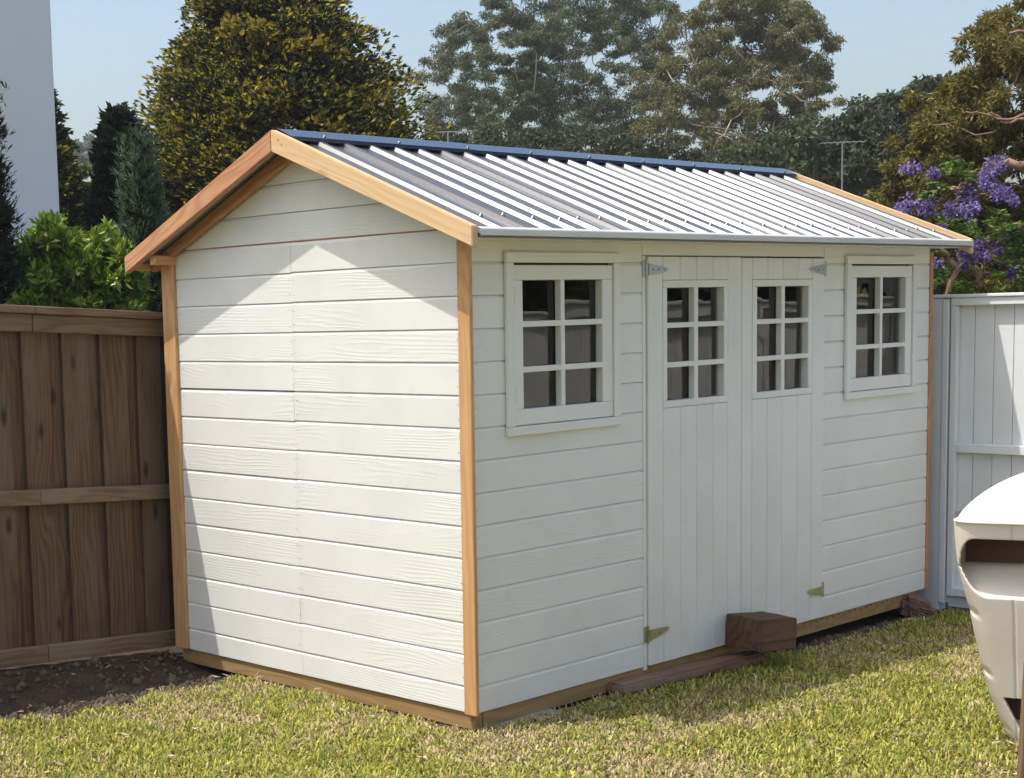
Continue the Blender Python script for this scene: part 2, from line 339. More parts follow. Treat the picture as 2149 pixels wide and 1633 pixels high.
# rear and end walls, floor; dark inner panels added to stop light leaks
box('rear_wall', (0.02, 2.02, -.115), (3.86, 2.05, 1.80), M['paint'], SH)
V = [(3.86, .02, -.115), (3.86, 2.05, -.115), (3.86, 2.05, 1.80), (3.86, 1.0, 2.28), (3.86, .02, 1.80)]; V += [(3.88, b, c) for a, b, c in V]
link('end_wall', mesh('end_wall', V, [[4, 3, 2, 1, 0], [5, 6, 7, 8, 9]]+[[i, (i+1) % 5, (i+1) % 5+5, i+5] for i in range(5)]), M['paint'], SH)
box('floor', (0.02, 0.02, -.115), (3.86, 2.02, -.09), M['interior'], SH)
for (a, b) in ((0.05, 0.26), (0.94, 1.16), (2.73, 2.96), (3.645, 3.84)): box('light_block_lining', (a, .020, -.09), (b, .030, 1.80), M['interior'], SH, 0)
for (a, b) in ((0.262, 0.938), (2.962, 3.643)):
    box('light_block_lining', (a, .020, -.09), (b, .030, 1.06), M['interior'], SH, 0); box('light_block_lining', (a, .020, 1.752), (b, .030, 1.80), M['interior'], SH, 0)
box('light_block_lining', (0.020, .03, -.09), (0.030, 2.0, 1.85), M['interior'], SH, 0)
# corner trims
box('corner_trim', (-.020, -.026, -.118), (.0015, .0425, 1.845), M['pine'], SH)
box('corner_trim', (-.018, 1.958, -.113), (.030, 2.056, 1.885), M['pine'], SH)
box('corner_trim', (XL+.001, -.006, -.118), (3.892, .05, 1.82), M['pine_red_shade'], SH)
# floor bearers
box('bearer', (0.011, .012, -.190), (.060, 2.03, -.117), M['treated'], SH); box('bearer', (.0635, .010, -.190), (3.78, .05, -.117), M['treated'], SH)
box('bearer', (0.07, 1.98, -.30), (.12, 2.03, -.187), M['treated'], SH)
for x in (0.9, 1.9, 2.9): box('joist', (x, .05, -.20), (x+.045, 2.03, -.118), M['treated'], SH)
box('rear_bearer', (.052, 1.99, -.2), (3.86, 2.035, -.117), M['treated'], SH); box('end_bearer', (3.80, .03, -.2), (3.86, 1.98, -.117), M['treated'], SH)
for i in range(22):
    x = 2.45+i*.058
    box('nail_hole', (x, .0085, -.142+.005*(i % 3)), (x+.007, .011, -.134+.005*(i % 3)), M['dark'], SH, 0)

# windows and doors ------------------------------------------------
def glazing(parent, x0, x1, z0, z1, mx, hz, mw, yf, depth, mat):
    """muntins and six panes between x0..x1, z0..z1; yf = face plane"""
    xm = (x0+x1)/2 if mx is None else mx
    box('muntin', (xm-mw/2, yf, z0-.002), (xm+mw/2, yf+depth*0.95, z1+.002), mat, parent, .002)
    for z in hz:
        box('muntin', (x0-.002, yf+.001, z-.012), (xm-mw/2, yf+depth*.93, z+.012), mat, parent, .002); box('muntin', (xm+mw/2, yf+.001, z-.012), (x1+.002, yf+depth*.93, z+.012), mat, parent, .002)
    zs = [z0]+list(hz)+[z1]
    for (a, b) in ((x0, xm), (xm, x1)):
        for c, d in zip(zs[:-1], zs[1:]):
            w = b-a; h = d-c
            me = box_mesh(round(w-.006, 4), .003, round(h-.006, 4), 0)
            if me.materials and me.materials[0] != M['glass']: me = me.copy(); me.materials.clear()
            R = Matrix.Rotation(math.radians(random.gauss(0, .5)), 4, 'Z') @ Matrix.Rotation(math.radians(random.gauss(0, .35)), 4, 'X')
            link('pane', me, M['glass'], parent, Matrix.Translation(((a+b)/2, yf+depth+.002, (c+d)/2)) @ R)
def window(x0, x1, z0, z1, sx0, sx1, sz0, sz1, gx0, gx1, gz0, gz1, mx, lift):
    w = box('window', (x0, -.020, sz1+.003), (x1, -.0005, z1), M['paint_trim'], SH, .003)          # head casing
    box('casing', (x0, -.020, z0), (x1, -.0005, sz0-.004), M['paint_trim'], w); box('casing', (x0, -.0195, sz0-.0035), (sx0-.003, -.0005, sz1+.0025), M['paint_trim'], w); box('casing', (sx1+.004, -.0195, sz0-.0035), (x1, -.0005, sz1+.0025), M['paint_trim'], w)
    yf = -.010; T = .044
    box('sash_rail', (sx0, yf, gz1), (sx1, yf+T, sz1-lift), M['paint_trim'], w); box('sash_rail', (sx0, yf, sz0), (sx1, yf+T, gz0), M['paint_trim'], w)
    box('sash_stile', (sx0, yf+.0004, gz0+.0005), (gx0, yf+T, gz1-.0005), M['paint_trim'], w); box('sash_stile', (gx1, yf+.0004, gz0+.0005), (sx1, yf+T, gz1-.0005), M['paint_trim'], w)
    glazing(w, gx0, gx1, gz0, gz1, mx, [gz0+(gz1-gz0)*.307, gz0+(gz1-gz0)*.660], .026, yf+.001, .036, M['paint_trim'])
    for z in (sz0+.13, sz1-.13):
        hx = sx0-.002 if x0 < 2 else sx1+.001
        box('hinge', (hx-.002, -.0215, z-.035), (hx+.004, -.008, z+.035), M['paint_trim'], w, .001)
window(.217, .980, 1.028, 1.793, .266, .931, 1.071, 1.746, .327, .861, 1.138, 1.677, .588, .007)
window(2.924, 3.680, 1.031, 1.793, 2.972, 3.634, 1.073, 1.746, 3.037, 3.568, 1.142, 1.678, 3.300, .006)
def hinge(parent, x, z, s, mat, tilt=0.0):
    """T hinge: plate, barrel and tapered strap running in direction s"""
    h = box('hinge', (x-.026 if s > 0 else x, -.0045, z-.038), (x if s > 0 else x+.026, -.0015, z+.038), mat, parent, .0008)
    V, Q = tube_np([([(x, -.007, z-.040), (x, -.007, z), (x, -.007, z+.040)], [.0055]*3)], 8)
    link('barrel', npmesh('barrel', V, quads=Q, smooth=True), mat, h if False else parent)
    P = [(0.004, -.026), (.14, -.009), (.155, 0), (.14, .009), (0.004, .026)]
    P = [(s*a, b) for a, b in P]
    prism('strap', P, -.0035, 0, mat, parent, Matrix.Translation((x, -.0145, z-.004)) @ Matrix.Rotation(tilt, 4, 'Y'))
    for a in (.035, .075, .12):
        V, Q = tube_np([([(x+s*a, -.0185, z-.004-s*a*math.sin(tilt)*s), (x+s*a, -.0200, z-.004-s*a*math.sin(tilt)*s), (x+s*a, -.0215, z-.004-s*a*math.sin(tilt)*s)], [.0045, .0045, .001])], 8)
        link('screw', npmesh('screw', V, quads=Q), M['screw'], parent)
def door(edges, wi, gx0, gx1, zb, zt, side):
    yf = -.011; T = .020
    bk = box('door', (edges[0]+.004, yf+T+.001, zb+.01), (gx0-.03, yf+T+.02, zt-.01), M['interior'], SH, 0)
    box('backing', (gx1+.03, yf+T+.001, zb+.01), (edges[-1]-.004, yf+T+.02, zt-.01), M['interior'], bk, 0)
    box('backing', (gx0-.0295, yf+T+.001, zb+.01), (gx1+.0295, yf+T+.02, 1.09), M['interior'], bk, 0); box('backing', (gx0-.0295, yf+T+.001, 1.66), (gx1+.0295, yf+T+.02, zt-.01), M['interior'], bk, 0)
    for i in range(len(edges)-1):
        a, b = edges[i]+.0011, edges[i+1]-.0011; o = random.uniform(-.0008, .0008)
        dz = random.uniform(-.002, .002)
        if i in wi:
            box('board', (a, yf+o, zb+dz), (b, yf+T, 1.083), M['paint'], bk, .003); box('board', (a, yf+o, 1.672), (b, yf+T, zt), M['paint'], bk, .003)
        else: box('board', (a, yf+o, zb+dz), (b, yf+T, zt), M['paint'], bk, .003)
    x0, x1 = edges[wi[0]]+.0015, edges[wi[-1]+1]-.0015; z0, z1 = 1.0845, 1.6705; gz0, gz1 = 1.116, 1.637
    yy = yf-.0015; TT = .046
    box('glazing_rail', (x0, yy, gz1), (x1, yy+TT, z1), M['paint_trim'], bk, .002); box('glazing_rail', (x0, yy, z0), (x1, yy+TT, gz0), M['paint_trim'], bk, .002)
    box('glazing_stile', (x0, yy+.0004, gz0+.0004), (gx0, yy+TT, gz1-.0004), M['paint_trim'], bk, .002); box('glazing_stile', (gx1, yy+.0004, gz0+.0004), (x1, yy+TT, gz1-.0004), M['paint_trim'], bk, .002)
    glazing(bk, gx0, gx1, gz0, gz1, (gx0+gx1)/2, [1.2815, 1.464], .030, yy+.001, .036, M['paint_trim'])
    hx = edges[0] if side > 0 else edges[-1]
    hinge(bk, hx-.004*side, 1.724, side, M['galv'], 0.0); hinge(bk, hx-.004*side, .036, side, M['zinc'], -.10*side)
door([1.191, 1.303, 1.438, 1.569, 1.703, 1.828, 1.9465], [1, 2, 3, 4], 1.336, 1.797, -.113, 1.779, 1)
door([1.9495, 2.040, 2.176, 2.312, 2.455, 2.593, 2.709], [1, 2, 3, 4], 2.080, 2.553, -.112, 1.777, -1)

# roof -------------------------------------------------------------
XB0, XB1 = -.17, 4.0          # outer faces of the two barge boards
RP = 0.1575
def rib_profile(nr, x0, over=0.0):
    """trapezoid ribs and flat pans with small swages, along x"""
    P = [(x0-.012, 0)]
    for i in range(nr):
        x = x0+i*RP
        g = random.uniform(.0085, .0150); P += [(x, 0), (x+g, .0160), (x+g+.003, .0176), (x+.036, .0174), (x+.039, .0160), (x+.047, 0)]
        if i < nr-1 or over: P += [(x+.086, 0), (x+.089, .0018), (x+.108, .0018), (x+.111, 0)]
    return P
def sheet(x0, nr, y0, y1, fn, name, lift, first=False, last=False):
    P = rib_profile(nr, x0, 1.0); P.append((x0+nr*RP if not last else XB1-.035, 0))
    if first: P[0] = (XB0+.037, 0)
    c = Vector((x0, (y0+y1)/2, fn((y0+y1)/2)))
    V = [(x-c.x, y0-c.y, fn(y0)+z+lift-c.z) for x, z in P]+[(x-c.x, y1-c.y, fn(y1)+z+lift-c.z) for x, z in P]
    n = len(P); me = mesh(name, V, [[i, i+1, i+1+n, i+n] for i in range(n-1)])
    o = link(name, me, M['roof'], SH, Matrix.Translation(c)); s = o.modifiers.new('thickness', 'SOLIDIFY'); s.thickness = .0012; s.offset = -1; return o
fr = lambda y: roof_top(y)-.028; rr = lambda y: roof_top(y)-.028
for i in range(5):
    x = .02+i*5*RP
    sheet(x, 5, -.190, YR-.045, fr, 'roof_sheet', .0006*(i % 2), i == 0, i == 4)
    sheet(x, 5, YR+.045, 2.178, rr, 'roof_sheet', .0006*(i % 2), i == 0, i == 4)
# screws along the eave
V = []; Q = []
for i in range(26):
    xs = .02+.0245+i*RP; y = -.035+.02*math.sin(i*1.7)
    if xs > 3.93: break
    z = fr(y)+.0174; nrm = Vector((0, -BSL, 1)).normalized(); p = Vector((xs, y, z)); v, q = tube_np([([p, p+nrm*.004, p+nrm*.0045, p+nrm*.011, p+nrm*.0115], [.010, .010, .0062, .0062, .0005])], 8); Q.append(q+len(np.concatenate(V)) if V else q); V.append(v)
tag(link('screws', npmesh('screws', np.concatenate(V), quads=np.concatenate(Q)), M['screw'], SH), kind='stuff')
# ridge cap: folded steel with turned-down lips
zr = roof_top(YR)-.034+.0285; cp = []
for s in (1,):
    hw = .092; zl = zr-(hw)*BSL+.007
    prof = [(YR-hw, zl-.017), (YR-hw-.0005, zl), (YR-.012, zr+.007), (YR, zr+.0105), (YR+.012, zr+.007), (YR+hw+.0005, zl), (YR+hw, zl-.017)]
def ridge_piece(xa, xb, lift):
    V = [(xa, y, z+lift) for y, z in prof]+[(xb, y, z+lift) for y, z in prof]; n = len(prof)
    o = link('ridge_cap', mesh('ridge_cap', V, [[i+n, i+1+n, i+1, i] for i in range(n-1)]), M['ridge'], SH); s = o.modifiers.new('thickness', 'SOLIDIFY'); s.thickness = .0015; return o
ridge_piece(-.13, 1.06, 0.0018); ridge_piece(1.04, 3.955, 0.0)
for i in range(9):
    xs = .08+i*.47; y = YR-.076; z = zr-(.076)*BSL+.0075; nrm = Vector((0, -BSL, 1)).normalized(); p = Vector((xs, y, z)); v, q = tube_np([([p, p+nrm*.003, p+nrm*.0035, p+nrm*.011, p+nrm*.0115], [.010, .010, .006, .006, .0005])], 8)
    link('ridge_screw', npmesh('ridge_screw', v, quads=q), M['ridge'], SH)
# eave flashing, front and rear
def eave(y, z, s):
    prof = [(y+s*.022, z+.038), (y+s*.001, z+.030), (y-s*.001, z+.026), (y, z+.004), (y+s*.010, z+.001)]
    V = [(-.132, a, b) for a, b in prof]+[(XB1-.034, a, b) for a, b in prof]; n = len(prof)
    o = link('eave_flashing', mesh('eave_flashing', V, [[i, i+1, i+1+n, i+n] for i in range(n-1)]), M['flash'], SH); m = o.modifiers.new('thickness', 'SOLIDIFY'); m.thickness = .0015
eave(-.196, roof_top(-.196)-.034, 1); eave(2.184, roof_top(2.184)-.034, -1)
# purlins + underlay close the eaves
def slab(name, y0, y1, off, th, x0, x1, mat):
    V = []
    for xx in (x0, x1):
        for y in (y0, y1):
            V += [(xx, y, roof_top(y)-off), (xx, y, roof_top(y)-off-th)]
    return link(name, mesh(name, V, [[0, 1, 3, 2], [4, 6, 7, 5], [0, 2, 6, 4], [1, 5, 7, 3], [0, 4, 5, 1], [2, 3, 7, 6]]), mat, SH)
slab('roof_lining', -.19, YR-.001, .038, .006, -.13, 3.96, M['soffit']); slab('roof_lining', YR+.001, 2.17, .038, .006, -.13, 3.96, M['soffit'])
# barge boards (mitred at the ridge)
def barge(x0, x1, y0, y1, mat, name='barge_board', top=0.0, dep=.094):
    P = [(y0, roof_top(y0)-top), (y1, roof_top(y1)-top), (y1, roof_top(y1)-top-dep), (y0, roof_top(y0)-top-dep*.86)]
    yc = (y0+y1)/2; zc = (P[0][1]+P[1][1])/2; ang = math.atan2(P[1][1]-P[0][1], y1-y0); L = Vector((y1-y0, P[1][1]-P[0][1])).length
    R = Matrix.Translation(((x0+x1)/2, yc, zc)) @ Matrix.Rotation(math.pi/2, 4, 'Z') @ Matrix.Rotation(-ang, 4, 'Y')
    Ri = R.inverted(); V = []
    for xx in (x0, x1): V += [Ri @ Vector((xx, y, z)) for y, z in P]
    me = mesh(name, V, [[0, 1, 2, 3], [7, 6, 5, 4], [0, 4, 5, 1], [1, 5, 6, 2], [2, 6, 7, 3], [3, 7, 4, 0]])
    bm = bmesh.new(); bm.from_mesh(me); bmesh.ops.recalc_face_normals(bm, faces=bm.faces); bmesh.ops.bevel(bm, geom=list(bm.edges), offset=.003, segments=2, affect='EDGES'); bm.to_mesh(me); bm.free()
    return link(name, me, mat, SH, R)
tag(barge(XB0, XB0+.036, -.183, YR-.0006, M['pine_sunlit']), 'new pine barge board coloured paler for the sunny roof slope'); tag(barge(XB0+.001, XB0+.036, 2.153, YR+.0006, M['pine_red_shade']), 'reddish pine barge board coloured deeper for the shaded roof slope')
barge(XB1-.034, XB1, -.183, YR-.0006, M['pine_sunlit']); barge(XB1-.034, XB1-.001, 2.153, YR+.0006, M['pine'])
# rafters against the gable, wall plates poking through
barge(-.044, -.004, 2.10, YR+.004, M['pine_red_shade'], 'gable_rafter', .050, .058); barge(-.044, -.004, .05, YR-.004, M['pine_red_shade'], 'gable_rafter', .050, .058)
box('wall_plate', (-.132, 1.945, 1.822), (.02, 1.99, 1.868), M['pine'], SH)
box('fascia', (-.131, 2.105, 1.800), (XB1-.036, 2.123, 1.835), M['pine'], SH)
box('soffit_board', (-.131, -.180, 1.838), (XB1-.036, -.003, 1.846), M['paint'], SH)
link('barge_nails', npmesh('n', *(lambda r: (r[0], r[1]))(tube_np([([(XB0-.0012, YR-.05-.022*i, roof_top(YR-.05-.022*i)-.03-.012*i), (XB0+.004, YR-.05-.022*i, roof_top(YR-.05-.022*i)-.03-.012*i)], [.0035, .0035]) for i in range(2)], 6))), M['dark'], SH)

# ------------------------------------------------------------------ things lying by the shed
def rough_block(name, L, W, H, mat, label, cat, Mx, amp=.004, bev=.006, cuts=10, seed=1):
    bm = bmesh.new(); bmesh.ops.create_cube(bm, size=1)
    for v in bm.verts: v.co = Vector((v.co.x*L, v.co.y*W, v.co.z*H))
    bmesh.ops.bevel(bm, geom=list(bm.edges), offset=bev, segments=2, affect='EDGES'); bmesh.ops.subdivide_edges(bm, edges=[e for e in bm.edges if e.calc_length() > .05], cuts=cuts, use_grid_fill=True)
    r = random.Random(seed)
    for v in bm.verts:
        p = v.co*9; v.co += v.normal*(amp*(math.sin(p.x*2.1+seed)+math.sin(p.y*3.3+p.x)+math.sin(p.z*4.1+seed*2))*.4+r.uniform(-1, 1)*amp*.25)
    me = bpy.data.meshes.new(name); bm.to_mesh(me); bm.free(); return tag(link(name, me, mat, None, Mx), label, cat)
ba = on(1577, 1308, 2, -.035); g0 = gh(2.05, -.1)
blk = Matrix.Translation((1.905, -.152, -.120+.078)) @ Matrix.Rotation(math.radians(-11), 4, 'Z') @ Matrix.Rotation(math.radians(3.5), 4, 'Y')
rough_block('sleeper_block', .245, .235, .155, M['sleeper'], 'dark brown sleeper offcut standing against the shed doors', 'timber block', blk, .003, .005, 8, 4)
p0 = Vector((0.885, -.035, gh(.9, -.03)+.034)); p1 = Vector((1.96, -.085, gh(1.95, -.1)+.032)); xm = (p1-p0); L = xm.length; xd = xm.normalized(); yd = Vector((0, 0, 1)).cross(xd).normalized(); zd = xd.cross(yd)
rough_block('timber_plank', L, .115, .052, M['plank'], 'long weathered brown plank lying below the doors', 'plank', Matrix.Translation((p0+p1)/2) @ Matrix((xd, yd, zd)).transposed().to_4x4(), .006, .012, 14, 2)
rough_block('rock', .22, .16, .12, mat_plain('brown_rock', (.22, .13, .085), .9, 0, .9, (.09, .05, .035), 14, .8), 'rough brown rock under the far end of the shed', 'rock', Matrix.Translation((3.70, -.04, gh(3.7, 0)+.035)) @ Matrix.Rotation(.5, 4, 'Z') @ Matrix.Rotation(.2, 4, 'X'), .022, .03, 6, 9)
M['conc'] = mat_plain('grey_concrete', (.34, .33, .31), .9, 0, .6, (.22, .21, .2), 12, .6)
rough_block('concrete_paver', .42, .14, .05, M['conc'], 'grey concrete paver edge under the near corner of the shed', 'paver', Matrix.Translation((.29, -.012, gh(.3, 0)-.026)), .003, .006, 8, 6)

# ------------------------------------------------------------------ timber fence behind
FY = 2.14; fs = -.058
def ftop(x): return 1.594+fs*x
FE = empty('paling_fence', (-1.5, FY, gh(-1.5, FY)), 'weathered brown lapped paling fence with rails and flat capping', 'fence')
FX0, FX1 = -4.2, 5.6
def frail(name, xa, xb, d0, d1, y0, y1, mat): return beam(name, (xa, (y0+y1)/2, ftop(xa)-(d0+d1)/2), (xb, (y0+y1)/2, ftop(xb)-(d0+d1)/2), d1-d0, y1-y0, mat, FE)
for a, b in ((FX0, -.722), (-.718, 2.2), (2.203, FX1)):
    frail('capping', a, b, 0, .036, FY-.032, FY+.085, M['fence_rail']); frail('rail', a, b, .038, .122, FY, FY+.036, M['fence_rail'])
    frail('rail', a, b+.003, .877, .952, FY+.001, FY+.036, M['fence_rail']); frail('rail', a, b, 1.64, 1.722, FY-.004, FY+.036, M['fence_rail'])
xx = -.985+.222*-14; i = 0; BW = .222
while xx < FX1-.1:
    w = random.uniform(.145, .158); x0 = xx+random.uniform(-.004, .004)
    t = random.uniform(-.006, .006)
    for nm, xa, wid, ya in (('paling', x0, w, FY+.038), ('paling', x0+w*.5+BW*.5-.075+.002, random.uniform(.14, .15), FY+.064)):
        beam(nm, (xa+wid/2+t, ya+.008, ftop(xa)-1.70-random.uniform(0, .01)), (xa+wid/2-t*.4, ya+.008, ftop(xa)-.040), wid-.0005, .0165, M['fence'], FE, up=(1, 0, 0), bev=.002)
    xx += BW
for x in (-3.3, -1.6, .8, 3.2, 5.4): box('post', (x, FY+.075, gh(x, FY)-.2), (x+.1, FY+.15, ftop(x)-.04), M['fence'], FE)

# ------------------------------------------------------------------ white gate and fence along the far side
GX = 4.02; GP = M['paint_gate']
gp = empty('gate_post', (GX+.05, .03, gh(4, 0)), 'white painted gate post beside the far corner of the shed', 'post')
box('post', (GX+.004, 0.001, gh(4, 0)-.1), (GX+.10, .105, 1.556), GP, gp, .006); box('stop_batten', (GX-.004, -.037, gh(4, 0)+.03), (GX+.06, -.0005, 1.55), GP, gp, .004); box('post_cap', (GX-.006, -.040, 1.558), (GX+.11, .11, 1.577), GP, gp, .004)
box('side_board', (GX+.008, .106, gh(4, 0)), (GX+.03, .55, 1.55), GP, gp, .003)
def gate(y0, y1, label, group=None):
    zb = gh(4, 0)
    g = empty('gate', (GX, (y0+y1)/2, zb), label, 'gate')
    box('top_rail', (GX, y1, 1.512), (GX+.045, y0, 1.556), GP, g); box('gate_cap', (GX-.012, y1, 1.558), (GX+.085, y0, 1.576), GP, g)
    for (a, b) in ((.669, .721), (-.172, -.127)): box('rail', (GX+.002, y1+.041, a), (GX+.045, y0-.0375, b), GP, g)
    box('stile', (GX+.001, y0-.037, -.175), (GX+.045, y0, 1.511), GP, g); box('stile', (GX+.001, y1, -.175), (GX+.045, y1+.04, 1.511), GP, g)
    y = y0+.012; 
    while y > y1+.01:
        w = .1125 if y < y0 else .134
        box('paling', (GX+.047+random.uniform(0, .003), max(y-w+.0035, y1), -.245+random.uniform(-.006, .006)), (GX+.063, y, 1.554), GP, g, .002); y -= w
    return g
gate(-.047, -1.15, 'white painted board gate hung on the post by the shed')
wf = empty('white_fence', (GX, -3, gh(4, -3)), 'white painted paling fence carrying on past the gate', 'fence')
box('post', (GX+.004, -1.27, gh(4, -1)-.1), (GX+.10, -1.165, 1.556), GP, wf, .006)
for a, b in ((1.47, 1.556), (.65, .735), (-.17, -.09)): box('rail', (GX+.002, -8.5, a), (GX+.045, -1.271, b), GP, wf)
box('capping', (GX-.012, -8.5, 1.558), (GX+.085, -1.16, 1.58), GP, wf)
for k in range(62): box('paling', (GX+.047, -1.275-(k+1)*.115+.004, -.235), (GX+.062, -1.275-k*.115, 1.554), GP, wf, .002)

# ------------------------------------------------------------------ moulded plastic casing at the lawn's edge
def build_casing():
    gx, gy = [float(q) for q in on(2138, 1592, 2, -.185)[:2]]
    base = Vector((gx, gy, gh(gx, gy)))
    vdir = Vector((base.x-CAM[0], base.y-CAM[1], 0)).normalized(); th = math.atan2(vdir.y, vdir.x)+math.radians(6)
    wv = Vector((math.cos(th), math.sin(th), 0)); uv = Vector((math.sin(th), -math.cos(th), 0))     # away from the lawn, along the face
    root = empty('plastic_casing', base, 'tall off-white moulded plastic casing with a wide dark slot, tapering to its foot', 'casing')
    Dp = float((Vector(base)-Vector(CAM)).dot(Vector(_d)))
    # left outline read in pixels, turned to (u,z) on the upright plane through the foot
    O = Vector(base); nrm = wv
    def uz(px, py):
        v = Vector(ray(px, py)); o = Vector(CAM); t = (O-o).dot(nrm)/v.dot(nrm); p = o+v*t-O; return p.dot(uv), p.z
    left = [uz(*p) for p in ((2004, 1096), (2006, 1130), (2012, 1185), (2024, 1235), (2040, 1290), (2050, 1340), (2062, 1390), (2074, 1440), (2086, 1480), (2101, 1520), (2118, 1560), (2138, 1590))]
    zs = np.array([p[1] for p in left])[::-1]; us = np.array([p[0] for p in left])[::-1]
    ztop = zs[-1]; zbot = 0.0; us = us.copy(); UR = us[-1]+1.15
    _, s_top = uz(2060, 1133); _, s_bot = uz(2060, 1258); u_s, _ = uz(2021, 1150)
    NZ, NU = 240, 230
    Z = np.linspace(zbot, ztop, NZ); V = []; 
    slot2 = (uz(2112, 1480), uz(2143, 1568))
    tt = np.linspace(0, 1, NU)
    for z in Z:
        ul = np.interp(z, zs, us); ur = UR-(ul-us[-1])*1.0
        u = ul+(ur-ul)*tt
        bow = .05*(1-((2*tt-1)**2))+.0
        edge = .06*np.exp(-tt*60)+.06*np.exp(-(1-tt)*60)
        lean = .16*(1-(z-zbot)/(ztop-zbot))
        w = -bow+edge+lean
        # wide slot, rounded at its end
        zc = (s_top+s_bot)/2; hz = (s_top-s_bot)/2
        e = np.maximum(u_s+.045+.05*np.clip((zc-z)/hz, 0, 1)-u, u-(UR-.12)); e = np.maximum(e, 0)
        q = np.sqrt((e/.045)**2+(np.abs(z-zc)/hz)**4)
        m = np.clip((1.05-q)/.16, 0, 1); m = m*m*(3-2*m); w = w+.20*m*np.clip((z-(s_bot-.01))/(.58*(s_top-s_bot)), 0, 1)
        a, b = slot2
        m2 = np.clip((u-a[0])/.006, 0, 1)*np.clip((a[0]+.5-u)/.006, 0, 1)*np.clip((a[1]-z)/.006, 0, 1)*np.clip((z-b[1]-.02-(np.clip(.07-(u-a[0]), 0, .07))*2.0)/.006, 0, 1); w = w+.13*m2
        # moulded seam grooves and side dents
        w = w+.004*np.exp(-((z-(s_top+.03))/.004)**2)*0
        us2 = us[-1]+.195+(ztop-z)*.06
        w = w+.007*np.exp(-((u-us2)/.003)**2)*(1-m)
        for dz in (.36, .60, .83):
            zz = ztop-dz; uu = np.interp(zz, zs, us)+.012; w = w+.02*np.exp(-(((u-uu)/.014)**2+((z-zz-(u-uu)*-.8)/.012)**2))
        w = w+.004*np.sin(z*9+u*3)*.4
        V.append(np.stack([u, w, np.full(NU, z)], -1))
    Vf = np.concatenate(V); Q = [(i*NU+j, i*NU+j+1, (i+1)*NU+j+1, (i+1)*NU+j) for i in range(NZ-1) for j in range(NU-1)]
    # back and sides
    Vb = []; 
    for z in Z:
        ul = np.interp(z, zs, us); ur = UR-(ul-us[-1]); lean = .16*(1-(z-zbot)/(ztop-zbot))
        Vb.append([[ul, .06+lean, z], [ul+.02, .30, z], [ul+.10, .52, z], [ur-.10, .52, z], [ur-.02, .30, z], [ur, .06+lean, z]])
    Vb = np.array(Vb).reshape(-1, 3); n0 = len(Vf); Q += [(n0+i*6+j+1, n0+i*6+j, n0+(i+1)*6+j, n0+(i+1)*6+j+1) for i in range(NZ-1) for j in range(5)]
    def toworld(A): A = np.asarray(A); return A[:, :1]*np.array(uv)+A[:, 1:2]*np.array(wv)+A[:, 2:3]*np.array([0, 0, 1.])
    Mx = Matrix.Translation(base)
    link('body', npmesh('body', toworld(np.concatenate([Vf, Vb])), quads=Q, smooth=True), M['plastic'], root, Mx)
    # lid: domed, rising towards the back
    NL = 40; rows = []
    for j, s in enumerate(np.linspace(0, 1, NL)):
        inset = .015+.50*s**1.35*.9
        u = np.linspace(us[-1]-.002+inset*(1 if s > 0 else 0), UR+.002-inset*(1 if s > 0 else 0), 60)
        t2 = np.linspace(-1, 1, 60)
        w = -.052*(1-t2**2)+.05*np.exp(-(1-np.abs(t2))*30)+.60*s-.006*(s == 0)
        z = ztop+.006+.155*np.sin(s*math.pi/2)*1.0+0*u; z = z+.01*(1-t2**2)
        gro = .008*np.exp(-((u-(us[-1]+.195+s*.20))/.005)**2); rows.append(np.stack([u, w, z-gro], -1))
    # rim of the lid
    rim = rows[0].copy(); rim[:, 2] = ztop-.0005; rows = [rim]+rows
    A = np.concatenate(rows); QL = [(i*60+j, i*60+j+1, (i+1)*60+j+1, (i+1)*60+j) for i in range(len(rows)-1) for j in range(59)]
    link('lid', npmesh('lid', toworld(A), quads=QL, smooth=True), M['plastic_lid'], root, Mx)
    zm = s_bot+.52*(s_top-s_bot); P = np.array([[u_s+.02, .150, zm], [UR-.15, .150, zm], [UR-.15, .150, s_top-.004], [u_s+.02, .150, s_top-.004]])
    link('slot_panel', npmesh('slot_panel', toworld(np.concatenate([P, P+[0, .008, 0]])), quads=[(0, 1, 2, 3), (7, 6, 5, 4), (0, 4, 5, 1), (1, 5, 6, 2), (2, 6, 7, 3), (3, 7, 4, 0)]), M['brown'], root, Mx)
    a, b = slot2; P = np.array([[a[0]+.03, .22, b[1]+.05], [a[0]+.48, .22, b[1]+.05], [a[0]+.48, .22, a[1]-.008], [a[0]+.012, .22, a[1]-.008]])  # dark panel put in to paint the shade inside the lower recess
    link('recess_shade_panel', npmesh('recess_shade_panel', toworld(np.concatenate([P, P+[0, .006, 0]])), quads=[(0, 1, 2, 3), (7, 6, 5, 4), (0, 4, 5, 1), (1, 5, 6, 2), (2, 6, 7, 3), (3, 7, 4, 0)]), M['brown'], root, Mx)
build_casing()
b0 = Vector(on(2141, 1735, 2, -.165)); t0 = Vector(at(2163, 1390, math.hypot(b0.x-CAM[0], b0.y-CAM[1])+.02)); b0.z = gh(b0.x, b0.y)-.05
tag(beam('timber_stake', b0, t0, .034, .034, M['fence_rail'], None, up=(1, 1, 0)), 'grey-brown timber stake standing in the lawn before the casing', 'stake')

# ------------------------------------------------------------------ neighbouring house wall
hc = at(121, 330, 13.0)
hp = at(121, 330, 13.0); hz = gh(0, 3)
HO = empty('white_house', (hp[0]-1.5, hp[1], hz-.1), 'plain white rendered house wall rising behind the citrus bush', 'house')
box('wall', (hp[0]-5.0, hp[1], hz-.3), (hp[0], hp[1]+6, 6.6), M['render'], HO, .01)
box('parapet_cap', (hp[0]-5.05, hp[1]-.06, 6.602), (hp[0]+.05, hp[1]+6.05, 6.68), M['render'], HO, .01)

